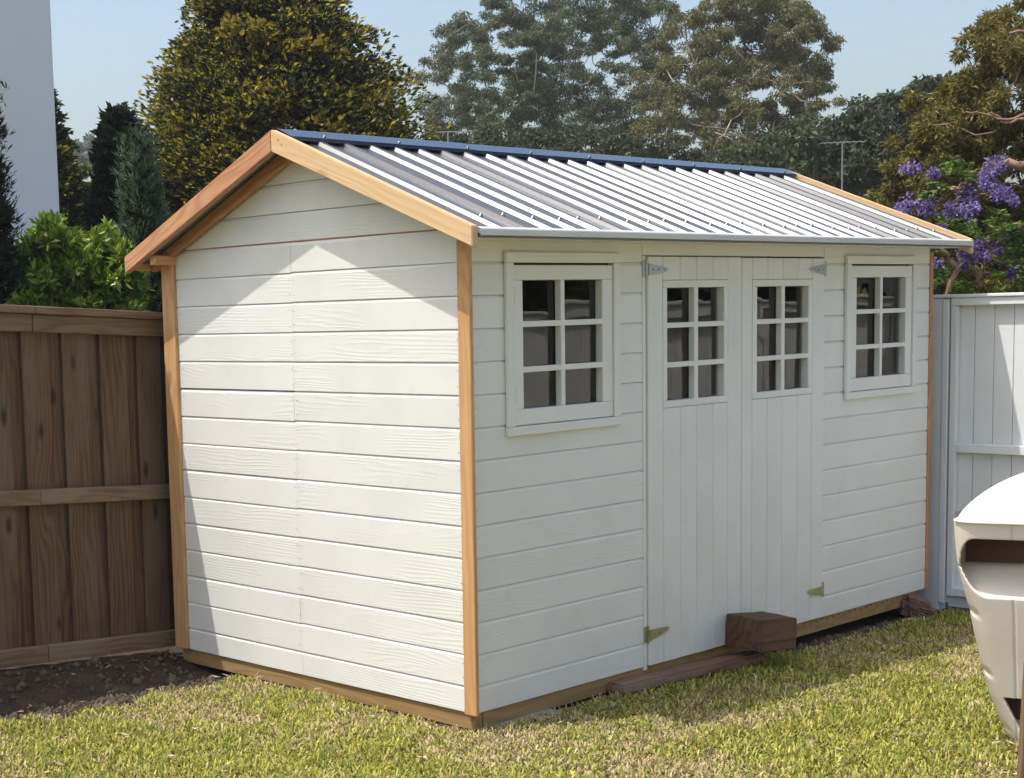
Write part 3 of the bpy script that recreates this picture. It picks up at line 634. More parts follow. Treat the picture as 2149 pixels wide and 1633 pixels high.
# ------------------------------------------------------------------ antennas on masts
def antenna(px, py, D, label, half, n, yaw):
    p = at(px, py, D); zb = -.25
    r = empty('antenna_mast', (p[0], p[1], zb), label, 'antenna', 'television antennas beyond the shed')
    def tb(name, pts, rad): v, q = tube_np([(pts, [rad]*len(pts))], 6); link(name, npmesh(name, v, quads=q, smooth=True), M['steel'], r)
    tb('mast', [(p[0], p[1], zb), (p[0], p[1], p[2])], .014)
    d = np.array([math.cos(yaw), math.sin(yaw), .0]); pe = np.array([-d[1], d[0], 0]); c = np.array([p[0], p[1], p[2]])
    tb('boom', [c-d*half, c, c+d*half], .008)
    for k in range(n):
        q = c+d*half*(-1+2*k/(n-1)); l = .16+.10*k/n; tb('element', [q-pe*l, q, q+pe*l], .0045)
antenna(1768, 299, 26, 'thin steel television antenna mast rising past the far roof end', .33, 8, math.radians(-50)); antenna(940, 277, 27, 'small television antenna showing beside the golden cypress', .42, 9, math.radians(-42))

# ------------------------------------------------------------------ foliage helpers
def unit(a): return a/(np.linalg.norm(a, axis=-1, keepdims=True)+1e-9)
def leaves(cent, d, L, W, colr, fold=0.0):
    """diamond leaves starting at cent along d"""
    n = len(cent); d = unit(d); rn = rng.normal(size=(n, 3)); s = unit(np.cross(d, rn)); L = np.broadcast_to(L, n)[:, None]; W = np.broadcast_to(W, n)[:, None]
    m = cent+d*L*.45; nn = np.cross(s, d)*W*fold
    V = np.stack([cent, m+s*W*.5+nn, cent+d*L, m-s*W*.5+nn], 1).reshape(-1, 3)
    Q = np.arange(n*4).reshape(-1, 4); Cc = np.repeat(colr, 4, 0); return V, Q, Cc
def merge(parts):
    V = []; Q = []; K = []; n = 0
    for v, q, c in parts: V.append(v); Q.append(q+n); K.append(c); n += len(v)
    return np.concatenate(V), np.concatenate(Q), np.concatenate(K)
def palette(n, cols, wts=None, jit=.2):
    cols = np.array(cols); i = rng.choice(len(cols), n, p=wts); c = cols[i]; return np.clip(c*np.exp(rng.normal(0, jit, (n, 1))), .003, .9)
def in_poly(pts, poly):
    x, y = pts[:, 0], pts[:, 1]; r = np.zeros(len(pts), bool); k = len(poly)
    for i in range(k):
        x1, y1 = poly[i]; x2, y2 = poly[(i+1) % k]; c = ((y1 > y) != (y2 > y)) & (x < (x2-x1)*(y-y1)/(y2-y1+1e-9)+x1); r ^= c
    return r
def poisson(poly, rad, tries=9000):
    P = np.array(poly); lo, hi = P.min(0), P.max(0); c = lo+rng.random((tries, 2))*(hi-lo); c = c[in_poly(c, poly)]; out = []
    for p in c:
        if all((p[0]-q[0])**2+(p[1]-q[1])**2 > rad*rad for q in out): out.append(p)
    return np.array(out)
def skeleton(base, tips, r0, lean=0.5, start=None, wob=.06):
    """limbs from a trunk to every tip, each tip joining the nearest lower limb point"""
    base = np.array(base, float); tips = sorted([np.array(t, float) for t in tips], key=lambda t: t[2]); top = np.mean(tips, axis=0)
    hh = start if start is not None else base[2]+(min(t[2] for t in tips)-base[2])*.75
    trunk = [base]; k = 6
    fork = np.array([base[0]*(1-.6*lean)+top[0]*.6*lean, base[1]*(1-.6*lean)+top[1]*.6*lean, hh])
    for i in range(1, k+1): t = i/k; trunk.append(base+(fork-base)*t+rng.normal(0, wob*.4, 3)*[1, 1, 0])
    nodes = [np.array(p) for p in trunk]; nr = [r0*(1-.45*i/k) for i in range(k+1)]
    paths = [(trunk, nr[:])]; zt = max(t[2] for t in tips)
    for t in tips:
        best = None; bd = 1e9
        for i, nd in enumerate(nodes):
            if i < k-1: continue
            v = t-nd; h = math.hypot(v[0], v[1])
            if v[2] < .15*h-.05: continue
            dd = np.linalg.norm(v)
            if dd < bd: bd = dd; best = i
        if best is None: best = k
        a = nodes[best]; ra = nr[best]*.72; rb = max(.012*r0/.2, ra*.22); v = t-a; L = np.linalg.norm(v); pts = [a]
        for s in (.25, .5, .75): pts.append(a+v*s+np.array([0, 0, -.10*L*math.sin(s*math.pi)])+rng.normal(0, wob*L*.5, 3))
        pts.append(t); rad = [ra*(1-s)+rb*s for s in (0, .25, .5, .75, 1)]; paths.append((pts, rad)); nodes += pts[1:]; nr += rad[1:]
    return paths
def px_scale(D): return D/F      # metres per photo pixel at that distance, near enough
def poly_tree(name, label, cat, poly, D, thick, crad, leaf, cols, wts, base_px, trunk_r, bark, group=None, skip=.12, per=500, hang=.5, flat=.6, jit=.22, mat=None, sub=3, outw=.4, nm='crown', start=None, clump=.72):
    pp = poisson(poly, crad); pp = pp[rng.random(len(pp)) > skip]
    dep = D+thick*(rng.random(len(pp))-.5); cen = np.array([at(p[0], p[1], d) for p, d in zip(pp, dep)])
    b = at(base_px, 700, D); base = (b[0], b[1], -.35); s = px_scale(D)
    root = empty(name, base, label, cat, group)
    paths = skeleton(base, list(cen), trunk_r, start=start); twigs = []
    LC = []; LD = []
    for c in cen:
        R = crad*s*rng.uniform(.85, 1.35); subs = c+rng.normal(size=(sub, 3))*R*[.55, .55, .32]
        for q in subs:
            twigs.append(([c, (c+q)/2+rng.normal(0, .05*R, 3), q], [trunk_r*.05, trunk_r*.035, trunk_r*.02])); n = int(per/sub*rng.uniform(.7, 1.3)); r = R*clump
            v = unit(rng.normal(size=(n, 3)))*(rng.random((n, 1))**.45)*r*[1, 1, flat]; LC.append(q+v); LD.append(unit(v+1e-4)*outw+rng.normal(size=(n, 3))*.6+np.array([0, 0, -hang]))
    LC = np.concatenate(LC); LD = np.concatenate(LD); n = len(LC)
    V, Q, K = leaves(LC, LD, leaf[0]*rng.uniform(.6, 1.25, n), leaf[1]*rng.uniform(.7, 1.2, n), palette(n, cols, wts, jit), .25)
    o = np.array(base); 
    link(nm, npmesh(nm, V-o, quads=Q, col=K), mat or M['leaf'], root, Matrix.Translation(base))
    tv, tq = tube_np(paths, 7); tv2, tq2 = tube_np(twigs, 4)
    link('trunk', npmesh('trunk', np.concatenate([tv, tv2])-o, quads=np.concatenate([tq, tq2+len(tv)]), smooth=True), bark, root, Matrix.Translation(base)); return root
def conifer(name, label, cat, prof, D, base_px, cols, wts, spray, nb, per, bark, up=.25, droop=.2, group=None, fan=6, rough=.16, leafw=.33, tipcol=None, tipw=.6):
    """prof: list of (py, px_left, px_right); each branch tip carries flat sprays"""
    s = px_scale(D); b = at(base_px, 700, D); base = np.array([b[0], b[1], -.35]); root = empty(name, tuple(base), label, cat, group)
    py = np.array([p[0] for p in prof], float); zz = np.array([at(base_px, p[0], D)[2] for p in prof]); rad = np.array([(p[2]-p[1])/2*s for p in prof]); cx = np.array([((p[1]+p[2])/2-base_px)*s for p in prof])
    rt = np.array([_r[0], _r[1], 0.]); rt /= np.linalg.norm(rt); o = np.argsort(zz); zz, rad, cx = zz[o], rad[o], cx[o]
    A = np.cumsum(np.maximum(rad, .05)[:-1]*np.diff(zz)+1e-6); A = A/A[-1]; u = rng.random(nb)
    hz = np.interp(u, np.concatenate([[0], A]), zz); R = np.interp(hz, zz, rad); ox = np.interp(hz, zz, cx); az = rng.random(nb)*2*np.pi
    k = 1+rng.normal(0, rough, nb)*.7; k = np.clip(k, .6, 1.08); rr = R*k; outd = np.stack([np.cos(az), np.sin(az), np.zeros(nb)], -1)
    cen = np.stack([np.full(nb, base[0]), np.full(nb, base[1]), hz], -1)+rt*ox[:, None]+outd*rr[:, None]
    idx = np.repeat(np.arange(nb), per); n = len(idx); od = outd[idx]; lump = np.minimum(.16*np.maximum(R, .25)+.03, .42)[idx][:, None]
    pos = cen[idx]+np.clip(rng.normal(size=(n, 3)), -1.5, 1.5)*lump*[.8, .8, .38]-od*np.abs(rng.normal(size=(n, 1)))*lump*.7; pos[:, 2] += lump[:, 0]*.35*np.clip(1-((pos-cen[idx])[:, :2]**2).sum(1)/(lump[:, 0]**2+1e-6), -1, 1)
    dr = unit(od*1.0+rng.normal(size=(n, 3))*.45+np.array([0, 0, up])); 
    SL = spray*rng.uniform(.6, 1.3, n); branch_c = palette(nb, cols, wts, .15)[idx]; parts = []
    side = unit(np.cross(dr, np.array([0, 0, 1.])+rng.normal(size=(n, 3))*.35))
    for f in range(fan):
        t = (f/(fan-1)-.5)*2 if fan > 1 else 0; ang = t*.95; off = .35*(1-abs(t))
        dd = dr*math.cos(ang)+side*math.sin(ang)+np.array([0, 0, -droop])*(.3+.7*rng.random((n, 1))); L = SL*(1-.45*abs(t))*rng.uniform(.8, 1.2, n)
        st_ = pos+dr*(SL*off)[:, None]*.6
        colr = np.clip(branch_c*np.exp(rng.normal(0, .22, (n, 1))), .003, .9)
        if tipcol is not None:
            m = (rng.random(n) < tipw*np.clip((dr[:, 2]+.35)*1.2, .1, 1)*(.55+.45*(branch_c[:, 0] > branch_c[:, 1]*.8)))[:, None]; colr = np.where(m, palette(n, tipcol, None, .15), colr)
        v, q, c = leaves(st_, dd, L, L*leafw, colr, .2); parts.append((v, q, c))
    # dark green and brown inner foliage
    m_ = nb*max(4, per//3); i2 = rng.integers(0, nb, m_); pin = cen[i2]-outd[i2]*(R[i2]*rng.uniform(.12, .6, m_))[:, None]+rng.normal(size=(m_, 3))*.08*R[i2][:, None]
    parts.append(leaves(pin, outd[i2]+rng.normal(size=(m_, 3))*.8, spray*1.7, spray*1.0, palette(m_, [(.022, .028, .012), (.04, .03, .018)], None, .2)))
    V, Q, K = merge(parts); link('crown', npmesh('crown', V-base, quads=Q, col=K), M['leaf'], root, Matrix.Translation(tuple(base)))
    top = np.array([base[0], base[1], zz[-1]])+rt*cx[-1]; paths = [([base, base*.5+top*.5+[0, 0, 0], top], [max(rad)*.10+.03, max(rad)*.06+.02, .01])]
    for i in range(0, nb, max(1, nb//90)):
        a = np.array([base[0]+rt[0]*ox[i]*.6, base[1]+rt[1]*ox[i]*.6, hz[i]-.25*rr[i]]); paths.append(([a, a*.45+cen[i]*.55-[0, 0, .05*rr[i]], cen[i]], [.03, .018, .008]))
    tv, tq = tube_np(paths, 6); link('trunk', npmesh('trunk', tv-base, quads=tq, smooth=True), bark, root, Matrix.Translation(tuple(base))); return root

# ------------------------------------------------------------------ conifers and shrubs behind the timber fence
GOLD = [(.026, .044, .013), (.048, .064, .016), (.10, .105, .02), (.22, .175, .026)]
TIP = [(.60, .47, .055), (.46, .38, .05), (.32, .29, .042)]
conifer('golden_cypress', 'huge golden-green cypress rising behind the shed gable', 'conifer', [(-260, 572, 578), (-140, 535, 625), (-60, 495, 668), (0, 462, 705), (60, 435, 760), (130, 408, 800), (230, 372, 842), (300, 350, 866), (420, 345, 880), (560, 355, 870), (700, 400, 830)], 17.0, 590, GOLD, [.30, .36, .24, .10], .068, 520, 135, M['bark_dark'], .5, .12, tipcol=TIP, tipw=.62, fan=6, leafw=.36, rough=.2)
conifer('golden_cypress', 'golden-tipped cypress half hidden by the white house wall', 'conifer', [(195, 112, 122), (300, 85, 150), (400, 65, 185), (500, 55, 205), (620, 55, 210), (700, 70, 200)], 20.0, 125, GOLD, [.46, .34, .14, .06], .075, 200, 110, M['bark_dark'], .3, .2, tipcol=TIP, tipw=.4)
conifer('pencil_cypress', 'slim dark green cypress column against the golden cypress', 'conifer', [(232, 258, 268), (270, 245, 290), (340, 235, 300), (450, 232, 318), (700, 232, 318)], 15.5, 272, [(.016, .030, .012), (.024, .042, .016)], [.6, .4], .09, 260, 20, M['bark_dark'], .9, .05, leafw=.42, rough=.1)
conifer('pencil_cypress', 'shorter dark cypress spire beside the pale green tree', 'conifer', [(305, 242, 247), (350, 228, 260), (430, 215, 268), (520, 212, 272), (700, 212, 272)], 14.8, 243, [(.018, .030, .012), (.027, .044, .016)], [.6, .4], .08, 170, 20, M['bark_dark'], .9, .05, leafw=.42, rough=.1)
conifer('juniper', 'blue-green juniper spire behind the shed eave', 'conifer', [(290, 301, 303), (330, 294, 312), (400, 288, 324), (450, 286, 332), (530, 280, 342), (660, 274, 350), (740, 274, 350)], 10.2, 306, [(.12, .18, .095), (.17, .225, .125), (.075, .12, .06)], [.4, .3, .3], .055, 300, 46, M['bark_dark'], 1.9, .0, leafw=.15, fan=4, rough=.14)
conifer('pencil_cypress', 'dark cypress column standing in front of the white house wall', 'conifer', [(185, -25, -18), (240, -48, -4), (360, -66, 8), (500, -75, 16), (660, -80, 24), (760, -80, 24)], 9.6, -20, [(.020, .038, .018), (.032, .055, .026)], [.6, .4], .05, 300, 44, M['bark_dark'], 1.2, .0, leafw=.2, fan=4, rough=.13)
poly_tree('citrus_bush', 'bright green leafy citrus bush above the timber fence', 'bush', [(42, 540), (58, 510), (78, 492), (100, 468), (120, 468), (135, 495), (165, 505), (205, 495), (236, 490), (258, 515), (276, 560), (300, 600), (300, 720), (30, 720)], 9.9, .75, 17, (.062, .026), [(.15, .25, .022), (.09, .165, .016), (.26, .34, .04), (.40, .40, .07)], [.4, .25, .25, .10], 160, .045, M['bark_dark'], skip=.03, per=120, hang=-.25, flat=.9, mat=M['leaf_gloss'], sub=3, outw=.7, nm='foliage')
for px, py in ((109, 455), (72, 490), (52, 510), (235, 488), (165, 495)):     # upright new shoots
    pass
poly_tree('pale_green_tree', 'small pale green tree glimpsed between the two cypresses', 'tree', [(195, 345), (215, 325), (240, 345), (245, 440), (190, 450), (185, 400)], 24, 1.2, 14, (.10, .045), [(.13, .20, .05), (.18, .25, .07), (.09, .14, .04)], None, 215, .06, M['bark'], skip=.05, per=160)
poly_tree('gum_tree', 'distant hazy gum tree between the house wall and cypresses', 'tree', [(150, 300), (172, 296), (205, 292), (216, 282), (240, 278), (262, 300), (262, 345), (165, 350)], 85, 4, 11, (.32, .14), [(.16, .17, .15), (.20, .18, .16), (.13, .15, .12)], None, 210, .16, M['bark'], skip=.12, per=130)

# ------------------------------------------------------------------ gum trees and the rest beyond
GUM1 = [(.115, .145, .070), (.080, .105, .048), (.17, .20, .11), (.16, .145, .06)]
GUM2 = [(.140, .145, .050), (.092, .108, .038), (.20, .185, .066), (.24, .165, .055)]
grp = None
poly_tree('gum_tree', 'grey-green gum tree right beside the golden cypress', 'tree', [(893, 150), (900, 125), (930, 118), (955, 70), (985, 45), (1010, 55), (1050, -10), (1075, -60), (1150, -60), (1165, 40), (1140, 110), (1150, 200), (1120, 260), (1130, 345), (900, 345), (888, 230)], 45, 5, 30, (.105, .032), GUM1, [.4, .3, .2, .1], 1060, .30, M['bark'], skip=.04, per=1250, start=5.0, sub=6, clump=.54, flat=.6, hang=.8)
poly_tree('gum_tree', 'grey-green gum tree with bare pale forks in the middle of the grove', 'tree', [(1150, 60), (1165, 0), (1200, -60), (1390, -60), (1400, 20), (1385, 90), (1395, 180), (1360, 260), (1370, 345), (1120, 345), (1140, 240), (1120, 150)], 48, 5, 30, (.105, .032), GUM1, [.38, .3, .17, .15], 1240, .32, M['bark'], skip=.07, per=1250, start=5.0, sub=6, clump=.54, flat=.6, hang=.8)
poly_tree('gum_tree', 'olive-brown gum tree with a curved trunk at the open end of the grove', 'tree', [(1385, 70), (1415, 30), (1455, 45), (1500, -20), (1560, -60), (1640, -40), (1640, 10), (1670, -20), (1700, 10), (1735, 55), (1738, 90), (1690, 110), (1700, 128), (1740, 120), (1756, 150), (1720, 175), (1715, 240), (1690, 265), (1655, 250), (1620, 290), (1560, 360), (1375, 345), (1365, 240), (1390, 150)], 42, 5, 30, (.105, .032), GUM2, [.35, .3, .22, .13], 1610, .36, M['bark'], skip=.04, per=1250, start=5.2, sub=6, clump=.55, flat=.62, hang=.8)
poly_tree('broadleaf_tree', 'low dark tree filling in below the curved gum trunk', 'tree', [(1500, 310), (1560, 330), (1640, 270), (1680, 260), (1720, 275), (1740, 310), (1740, 420), (1480, 400)], 38, 3, 22, (.14, .07), [(.06, .085, .03), (.09, .11, .04), (.04, .06, .025)], None, 1660, .14, M['bark_dark'], skip=.05, per=260)
poly_tree('broadleaf_tree', 'dense dark green tree behind the antenna mast', 'tree', [(1690, 300), (1715, 268), (1735, 275), (1760, 262), (1785, 238), (1800, 228), (1822, 228), (1845, 215), (1870, 208), (1905, 185), (1945, 170), (1990, 160), (2060, 150), (2100, 200), (2100, 440), (1690, 430)], 30, 4, 24, (.12, .06), [(.055, .074, .036), (.08, .098, .048), (.038, .053, .026), (.11, .12, .062)], [.4, .3, .2, .1], 1850, .2, M['bark_dark'], skip=.02, per=300)
poly_tree('broadleaf_tree', 'low dark tree in the shade under the gum grove', 'tree', [(905, 290), (1000, 275), (1100, 290), (1200, 280), (1330, 300), (1480, 320), (1490, 420), (900, 400)], 36, 3, 24, (.13, .06), [(.055, .07, .032), (.08, .09, .04), (.035, .05, .022)], None, 1150, .16, M['bark_dark'], skip=.12, per=230)
SILK = [(.205, .172, .036), (.135, .13, .03), (.30, .232, .042), (.085, .095, .027)]
poly_tree('silky_oak', 'olive-gold feathery tree towering over the white gate', 'tree', [(1852, 420), (1865, 385), (1880, 350), (1905, 310), (1915, 265), (1935, 225), (1985, 215), (2010, 180), (2050, 150), (2058, 90), (2062, 55), (2085, 38), (2110, 40), (2125, 80), (2150, 30), (2230, -40), (2420, -40), (2480, 300), (2480, 720), (1850, 720), (1845, 560)], 15.0, 2.2, 30, (.062, .015), SILK, [.34, .3, .2, .16], 2190, .17, M['bark_tan'], skip=.05, per=900, hang=.35, flat=.75, sub=5, clump=.5, start=1.2)

# jacaranda in blossom in front of it ----------------------------
def jacaranda():
    D = 12.6; b = at(2235, 700, D); base = np.array([b[0], b[1], -.35]); root = empty('jacaranda', tuple(base), 'jacaranda with purple blossom clusters and bare tan branches above the gate', 'tree')
    P = lambda x, y, dd=0: at(x, y, D+dd)
    br = [([base, P(2240, 500), P(2215, 380), P(2150, 345), P(2090, 345)], [.10, .075, .055, .035, .024]),
          ([P(2090, 345), P(2075, 352), P(2055, 370), P(2030, 385), P(2005, 396)], [.024, .022, .020, .018, .014]), ([P(2005, 396), P(1985, 400), P(1965, 403), P(1950, 412)], [.014, .011, .008, .005]),
          ([P(2005, 396), P(1990, 410), P(1975, 420)], [.012, .008, .004]), ([P(2010, 394), P(2016, 405), P(2010, 418), P(1995, 432)], [.012, .010, .007, .004]), ([P(2030, 385), P(2000, 402), P(1972, 408)], [.010, .008, .004]),
          ([P(2215, 380), P(2160, 352), P(2120, 342)], [.04, .02, .008]), ([P(2240, 520), P(2140, 470), P(2110, 480), P(2090, 520)], [.04, .02, .012, .006]),
          ([base, P(1985, 690, -.3), P(2003, 560, -.3), P(1985, 530, -.3), P(1955, 512, -.3)], [.03, .026, .02, .014, .005]), ([P(2003, 580, -.3), P(2018, 545, -.3), P(2008, 520, -.3)], [.008, .006, .003]), ([P(2060, 600), P(2062, 560), P(2055, 540)], [.02, .016, .008]),
          ([P(2149, 590), P(2080, 540), P(2062, 500)], [.01, .008, .004]), ([P(2149, 250), P(2110, 255), P(2080, 235)], [.012, .008, .003]), ([P(2160, 240), P(2100, 250), P(2035, 240), P(2012, 225)], [.012, .008, .005, .002]), ([P(2149, 72), P(2120, 70), P(2095, 62)], [.014, .008, .003])]
    br = [(np.array(p), r) for p, r in br]
    ref = []
    for p, r in br:
        t = np.linspace(0, len(p)-1, (len(p)-1)*4+1); q = np.stack([np.interp(t, np.arange(len(p)), p[:, i]) for i in range(3)], -1); q[1:-1] += rng.normal(0, .012, (len(q)-2, 3)); ref.append((q, np.interp(t, np.arange(len(p)), r)))
    v, q = tube_np(ref, 7); link('trunk', npmesh('trunk', v-base, quads=q, smooth=True), M['bark_tan'], root, Matrix.Translation(tuple(base)))
    s = px_scale(D)
    for (x, y, r) in ((1912, 353, 20), (1957, 365, 12), (2090, 348, 24), (2072, 368, 24), (2066, 386, 12), (1905, 430, 25), (1890, 442, 14), (1948, 434, 25), (2026, 405, 22), (2040, 420, 16), (2000, 440, 24), (2036, 440, 18), (2092, 406, 20), (2116, 408, 14), (2128, 424, 8), (2050, 516, 22), (2030, 528, 20), (2024, 554, 13), (2062, 540, 17), (2094, 503, 17), (2096, 528, 9), (1978, 482, 10), (1966, 552, 10), (2128, 500, 7), (2124, 574, 9), (1884, 448, 8)):
        c = P(x, y, rng.uniform(-.5, .1)); n = int(40+r*5); R = r*s*.72; vv = unit(rng.normal(size=(n, 3)))*(rng.random((n, 1))**.7)*R*rng.uniform(.8, 1.35, (1, 3))
        V, Q, K = leaves(c+vv, vv/R+rng.normal(size=(n, 3))*.5+[0, 0, -.2], .030*rng.uniform(.7, 1.2, n), .019, palette(n, [(.27, .20, .44), (.37, .29, .54), (.18, .13, .32)], None, .18), .5)
        link('blossom', npmesh('blossom', V-c, quads=Q, col=K), M['petal'], root, Matrix.Translation(tuple(c)))
    parts = []
    for (x, y, r) in ((2005, 465, 26), (2025, 475, 24), (1985, 480, 20), (2040, 490, 24), (2140, 525, 24), (2120, 545, 22), (2105, 565, 20), (2149, 555, 26), (1965, 520, 18), (1975, 575, 24), (1962, 600, 20), (2000, 590, 20), (2090, 455, 18), (2135, 470, 20), (2110, 480, 16), (1965, 385, 14), (1985, 345, 14), (2035, 350, 12), (1990, 610, 20), (2130, 600, 20)):
        for _ in range(5):
            c = P(x, y, rng.uniform(-.3, .3))+rng.normal(0, r*s*.6, 3); dirn = unit(rng.normal(size=3)*[1, 1, .4]+[0, 0, -.1]); k = 16; t = np.linspace(0, 1, k); Lr = r*s*1.5; cen = c+dirn*(t*Lr)[:, None]+np.array([0, 0, -.18])*(t**2)[:, None]*Lr; sd = unit(np.cross(dirn, [0, 0, 1.])); sg = np.where(np.arange(k) % 2, 1, -1)[:, None]
            parts.append(leaves(np.repeat(cen, 2, 0), np.repeat(sd*sg+dirn*.5, 2, 0)+rng.normal(0, .3, (2*k, 3)), .055, .022, palette(2*k, [(.12, .20, .03), (.17, .25, .04), (.08, .14, .025)], None, .2)))
    V, Q, K = merge(parts); link('crown', npmesh('crown', V-base, quads=Q, col=K), M['leaf'], root, Matrix.Translation(tuple(base)))
jacaranda()
# trees carrying on past the frame; the window panes mirror them
for i, (x, y, lab) in enumerate(((9.0, -3.0, 'dark leafy tree standing beyond the white fence past the gate'), (8.5, -6.0, 'bushy dark tree further along the white fence'), (11.0, -9.0, 'tall dark tree behind the far length of white fence'))):
    root = empty('garden_tree', (x, y, -.3), lab, 'tree'); cen = np.array([x, y, 3.0])+rng.normal(size=(34, 3))*[1.0, 1.3, 1.2]; pt = skeleton((x, y, -.3), list(cen), .16, start=1.0); n = 160; LC = np.concatenate([c+unit(rng.normal(size=(n, 3)))*(rng.random((n, 1))**.4)*.75 for c in cen]); V, Q, K = leaves(LC, rng.normal(size=LC.shape), .20, .10, palette(len(LC), [(.06, .07, .03), (.09, .085, .035), (.04, .055, .02)], None, .2))
    link('crown', npmesh('crown', V-np.array([x, y, -.3]), quads=Q, col=K), M['leaf'], root, Matrix.Translation((x, y, -.3))); v, q = tube_np(pt, 6); link('trunk', npmesh('trunk', v-np.array([x, y, -.3]), quads=q, smooth=True), M['bark_dark'], root, Matrix.Translation((x, y, -.3)))

# ------------------------------------------------------------------ lawn, litter and soil
def lawn_ok(x, y):
    """1 where turf grows"""
    edge = 1.50+.10*np.sin(x*3.1+.6)+.06*np.sin(x*7.3)-.10*np.clip(-x-.9, 0, 1)
    inside = (x > -.02) & (x < 3.9) & (y > -.03) & (y < 2.2)
    bed = (x < .1) & (y > edge+ (vnoise(x+50, y+50, 9, 5)-.5)*.16)
    far = (x > -.05) & (y > -.0)
    nearw = (y > -.09-.03*vnoise(x+50, y+50, 7, 8)) & (x > 2.2) & (x < 4.1)
    return ~(inside | bed | far | nearw) & (x < 3.98)
def build_lawn():
    N = 420000; 
    x = rng.uniform(-3.2, 4.0, N); y = rng.uniform(-3.6, 2.0, N)
    # only the stretch of yard near the picture gets the full density
    v = np.stack([x-CAM[0], y-CAM[1]], -1); az = np.degrees(np.arctan2(v[:, 1], v[:, 0])); dist = np.hypot(v[:, 0], v[:, 1])
    keep = lawn_ok(x, y) & (rng.random(N) < np.where((az > 20) & (az < 64) & (dist > 3.7), 1.0, .12)); x, y = x[keep], y[keep]; n = len(x)
    z = ground_h(x, y)-.012
    dry = vnoise(x+30, y+30, 1.6, 21)*.5+vnoise(x+30, y+30, 5.0, 22)*.35+vnoise(x+30, y+30, 14, 23)*.25
    clump = vnoise(x+30, y+30, 11, 31)
    L = rng.uniform(.024, .050, n)*(.7+.65*clump)*(1-.25*(dry > .62)); W = rng.uniform(.0042, .0078, n)
    a = rng.random(n)*2*np.pi; tilt = np.clip(rng.normal(.85, .32, n), .1, 1.45); d = np.stack([np.cos(a)*np.sin(tilt), np.sin(a)*np.sin(tilt), np.cos(tilt)], -1); sd = np.stack([-np.sin(a), np.cos(a), np.zeros(n)], -1)
    p = np.stack([x, y, z+rng.uniform(0, .012, n)], -1); mid = p+d*(L*.55)[:, None]+np.array([0, 0, .004]); tip = p+d*L[:, None]-np.array([0, 0, 1.])*(L*.22*rng.random(n))[:, None]; w = (W*.5)[:, None]
    V = np.stack([p-sd*w*.8, p+sd*w*.8, mid+sd*w, mid-sd*w, tip], 1).reshape(-1, 3); i = np.arange(n)[:, None]*5
    Q = i+np.array([[0, 1, 2, 3]]); T = i+np.array([[3, 2, 4]])
    g = palette(n, [(.315, .335, .05), (.46, .43, .085), (.16, .21, .030), (.55, .47, .14)], [.36, .28, .2, .16], .18); s = palette(n, [(.55, .43, .23), (.42, .31, .15), (.62, .51, .30)], None, .15)
    pd = np.clip((dry-.52)*2.6, .03, .85); isd = (rng.random(n) < pd)[:, None]; K = np.where(isd, s, g)
    K5 = np.repeat(K, 5, 0).reshape(n, 5, 3); K5[:, :2] = K5[:, :2]*.6+np.array([.30, .25, .12])*.4
    o = link('lawn', npmesh('lawn', V, quads=Q, tris=T, col=K5.reshape(-1, 3)), M['grass']); tag(o, 'short sunny buffalo lawn with dry straw patches', 'lawn', kind='stuff')
    # dry curled leaf litter on it
    m = 260; x = rng.uniform(-2.0, 3.6, m*3); y = rng.uniform(-2.4, 1.7, m*3); k = lawn_ok(x, y); x, y = x[k][:m], y[k][:m]; m = len(x); c = np.stack([x, y, ground_h(x, y)+rng.uniform(.012, .03, m)], -1)
    parts = []
    for q in range(3):
        parts.append(leaves(c+rng.normal(0, .010, (m, 3))*[1, 1, .3], rng.normal(size=(m, 3))*[1, 1, .35], rng.uniform(.02, .06, m), rng.uniform(.006, .015, m), palette(m, [(.56, .42, .26), (.42, .28, .15), (.64, .53, .36)], None, .12), .5))
    V, Q, K = merge(parts); tag(link('leaf_litter', npmesh('leaf_litter', V, quads=Q, col=K), M['grass']), 'scattered dry curled leaves on the lawn', 'leaf litter', kind='stuff')
build_lawn()
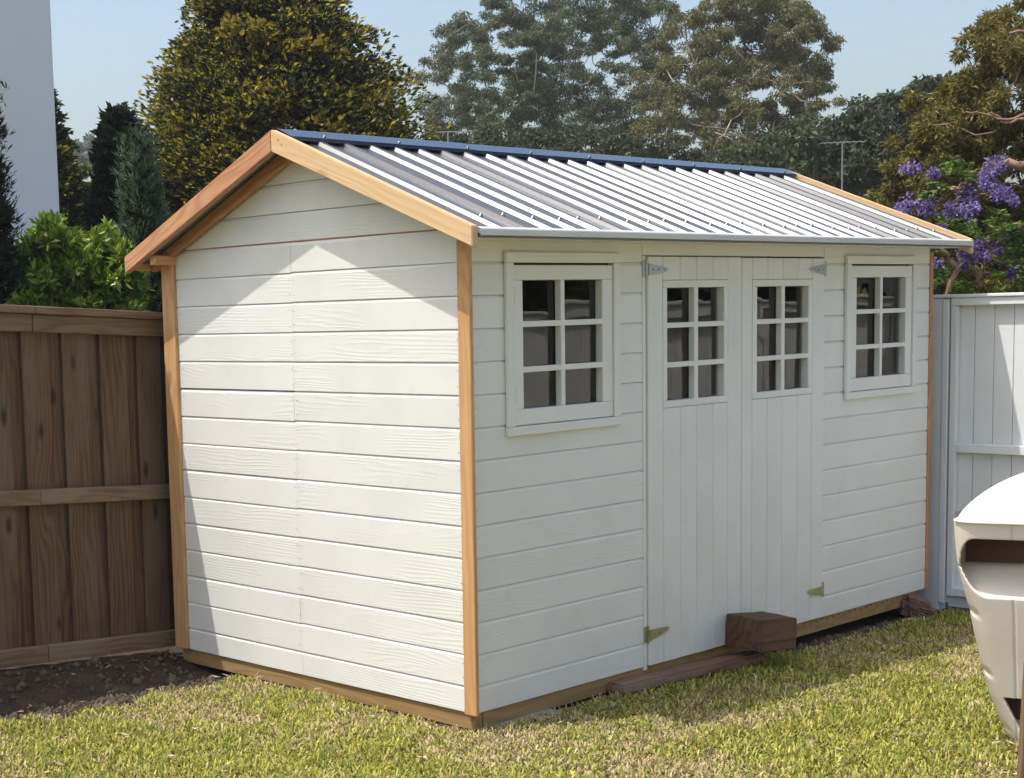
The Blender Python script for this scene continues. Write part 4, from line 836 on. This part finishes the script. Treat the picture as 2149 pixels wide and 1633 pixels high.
def build_clods():
    n = 2600; x = rng.uniform(-2.6, .35, n); y = rng.uniform(1.35, 2.13, n); k = ~lawn_ok(x, y) & ~((x > -.03) & (y < 2.05)); x, y = x[k], y[k]
    x2 = rng.uniform(2.2, 4.0, 900); y2 = rng.uniform(-.12, .0, 900); x = np.concatenate([x, x2]); y = np.concatenate([y, y2]); n = len(x)
    s = np.exp(rng.normal(-4.7, .5, n)); base = np.array([[1, 0, -.3], [-.5, .85, -.3], [-.5, -.85, -.3], [.1, .05, .8], [.6, .6, .2], [-.7, .1, .35]]); tri = np.array([[0, 1, 4], [0, 4, 3], [1, 3, 4], [1, 2, 5], [1, 5, 3], [2, 3, 5], [0, 3, 2], [0, 2, 1]])
    a = rng.random(n)*6.28; R = np.stack([np.stack([np.cos(a), -np.sin(a), 0*a], -1), np.stack([np.sin(a), np.cos(a), 0*a], -1), np.stack([0*a, 0*a, 1+0*a], -1)], 1)
    V = np.einsum('nij,kj->nki', R, base)*s[:, None, None]*rng.uniform(.7, 1.3, (n, 6, 1))+np.stack([x, y, ground_h(x, y)-.008], -1)[:, None]; T = (np.arange(n)[:, None, None]*6+tri[None]).reshape(-1, 3)
    tag(link('soil_clods', npmesh('soil_clods', V.reshape(-1, 3), tris=T), M['chip']), 'crumbly dark soil and chips along the fence foot', 'soil', kind='stuff')
    m = 70; x = rng.uniform(-2.0, .2, m); y = rng.uniform(1.5, 2.12, m); k = ~((x > -.03)); x, y = x[k], y[k]; m = len(x)
    V, Q, K = leaves(np.stack([x, y, ground_h(x, y)+.012], -1), rng.normal(size=(m, 3))*[1, 1, .4], rng.uniform(.02, .07, m), .010, palette(m, [(.42, .30, .19), (.30, .20, .12), (.52, .42, .30)], None, .15), .6); tag(link('bed_litter', npmesh('bed_litter', V, quads=Q, col=K), M['grass']), 'dry leaves and twigs on the soil by the timber fence', 'leaf litter', kind='stuff')
build_clods()

# ------------------------------------------------------------------ smoky haze in the air
def build_haze(dens):
    m = bpy.data.materials.new('haze'); m.use_nodes = True; t = m.node_tree; t.nodes.remove(t.nodes['Principled BSDF'])
    v = t.nodes.new('ShaderNodeVolumePrincipled'); v.inputs['Color'].default_value = (.93, .95, .97, 1); v.inputs['Density'].default_value = dens; v.inputs['Anisotropy'].default_value = .35
    t.links.new(v.outputs[0], t.nodes['Material Output'].inputs['Volume'])
    bm = bmesh.new(); bmesh.ops.create_cube(bm, size=1); me = bpy.data.meshes.new('haze'); bm.to_mesh(me); bm.free(); me.materials.append(m)
    o = link('haze', me, None, None, Matrix.Translation((0, 0, 11.0)) @ Matrix.Diagonal((640, 640, 25.4, 1))); tag(o, kind='stuff')
build_haze(.0011)
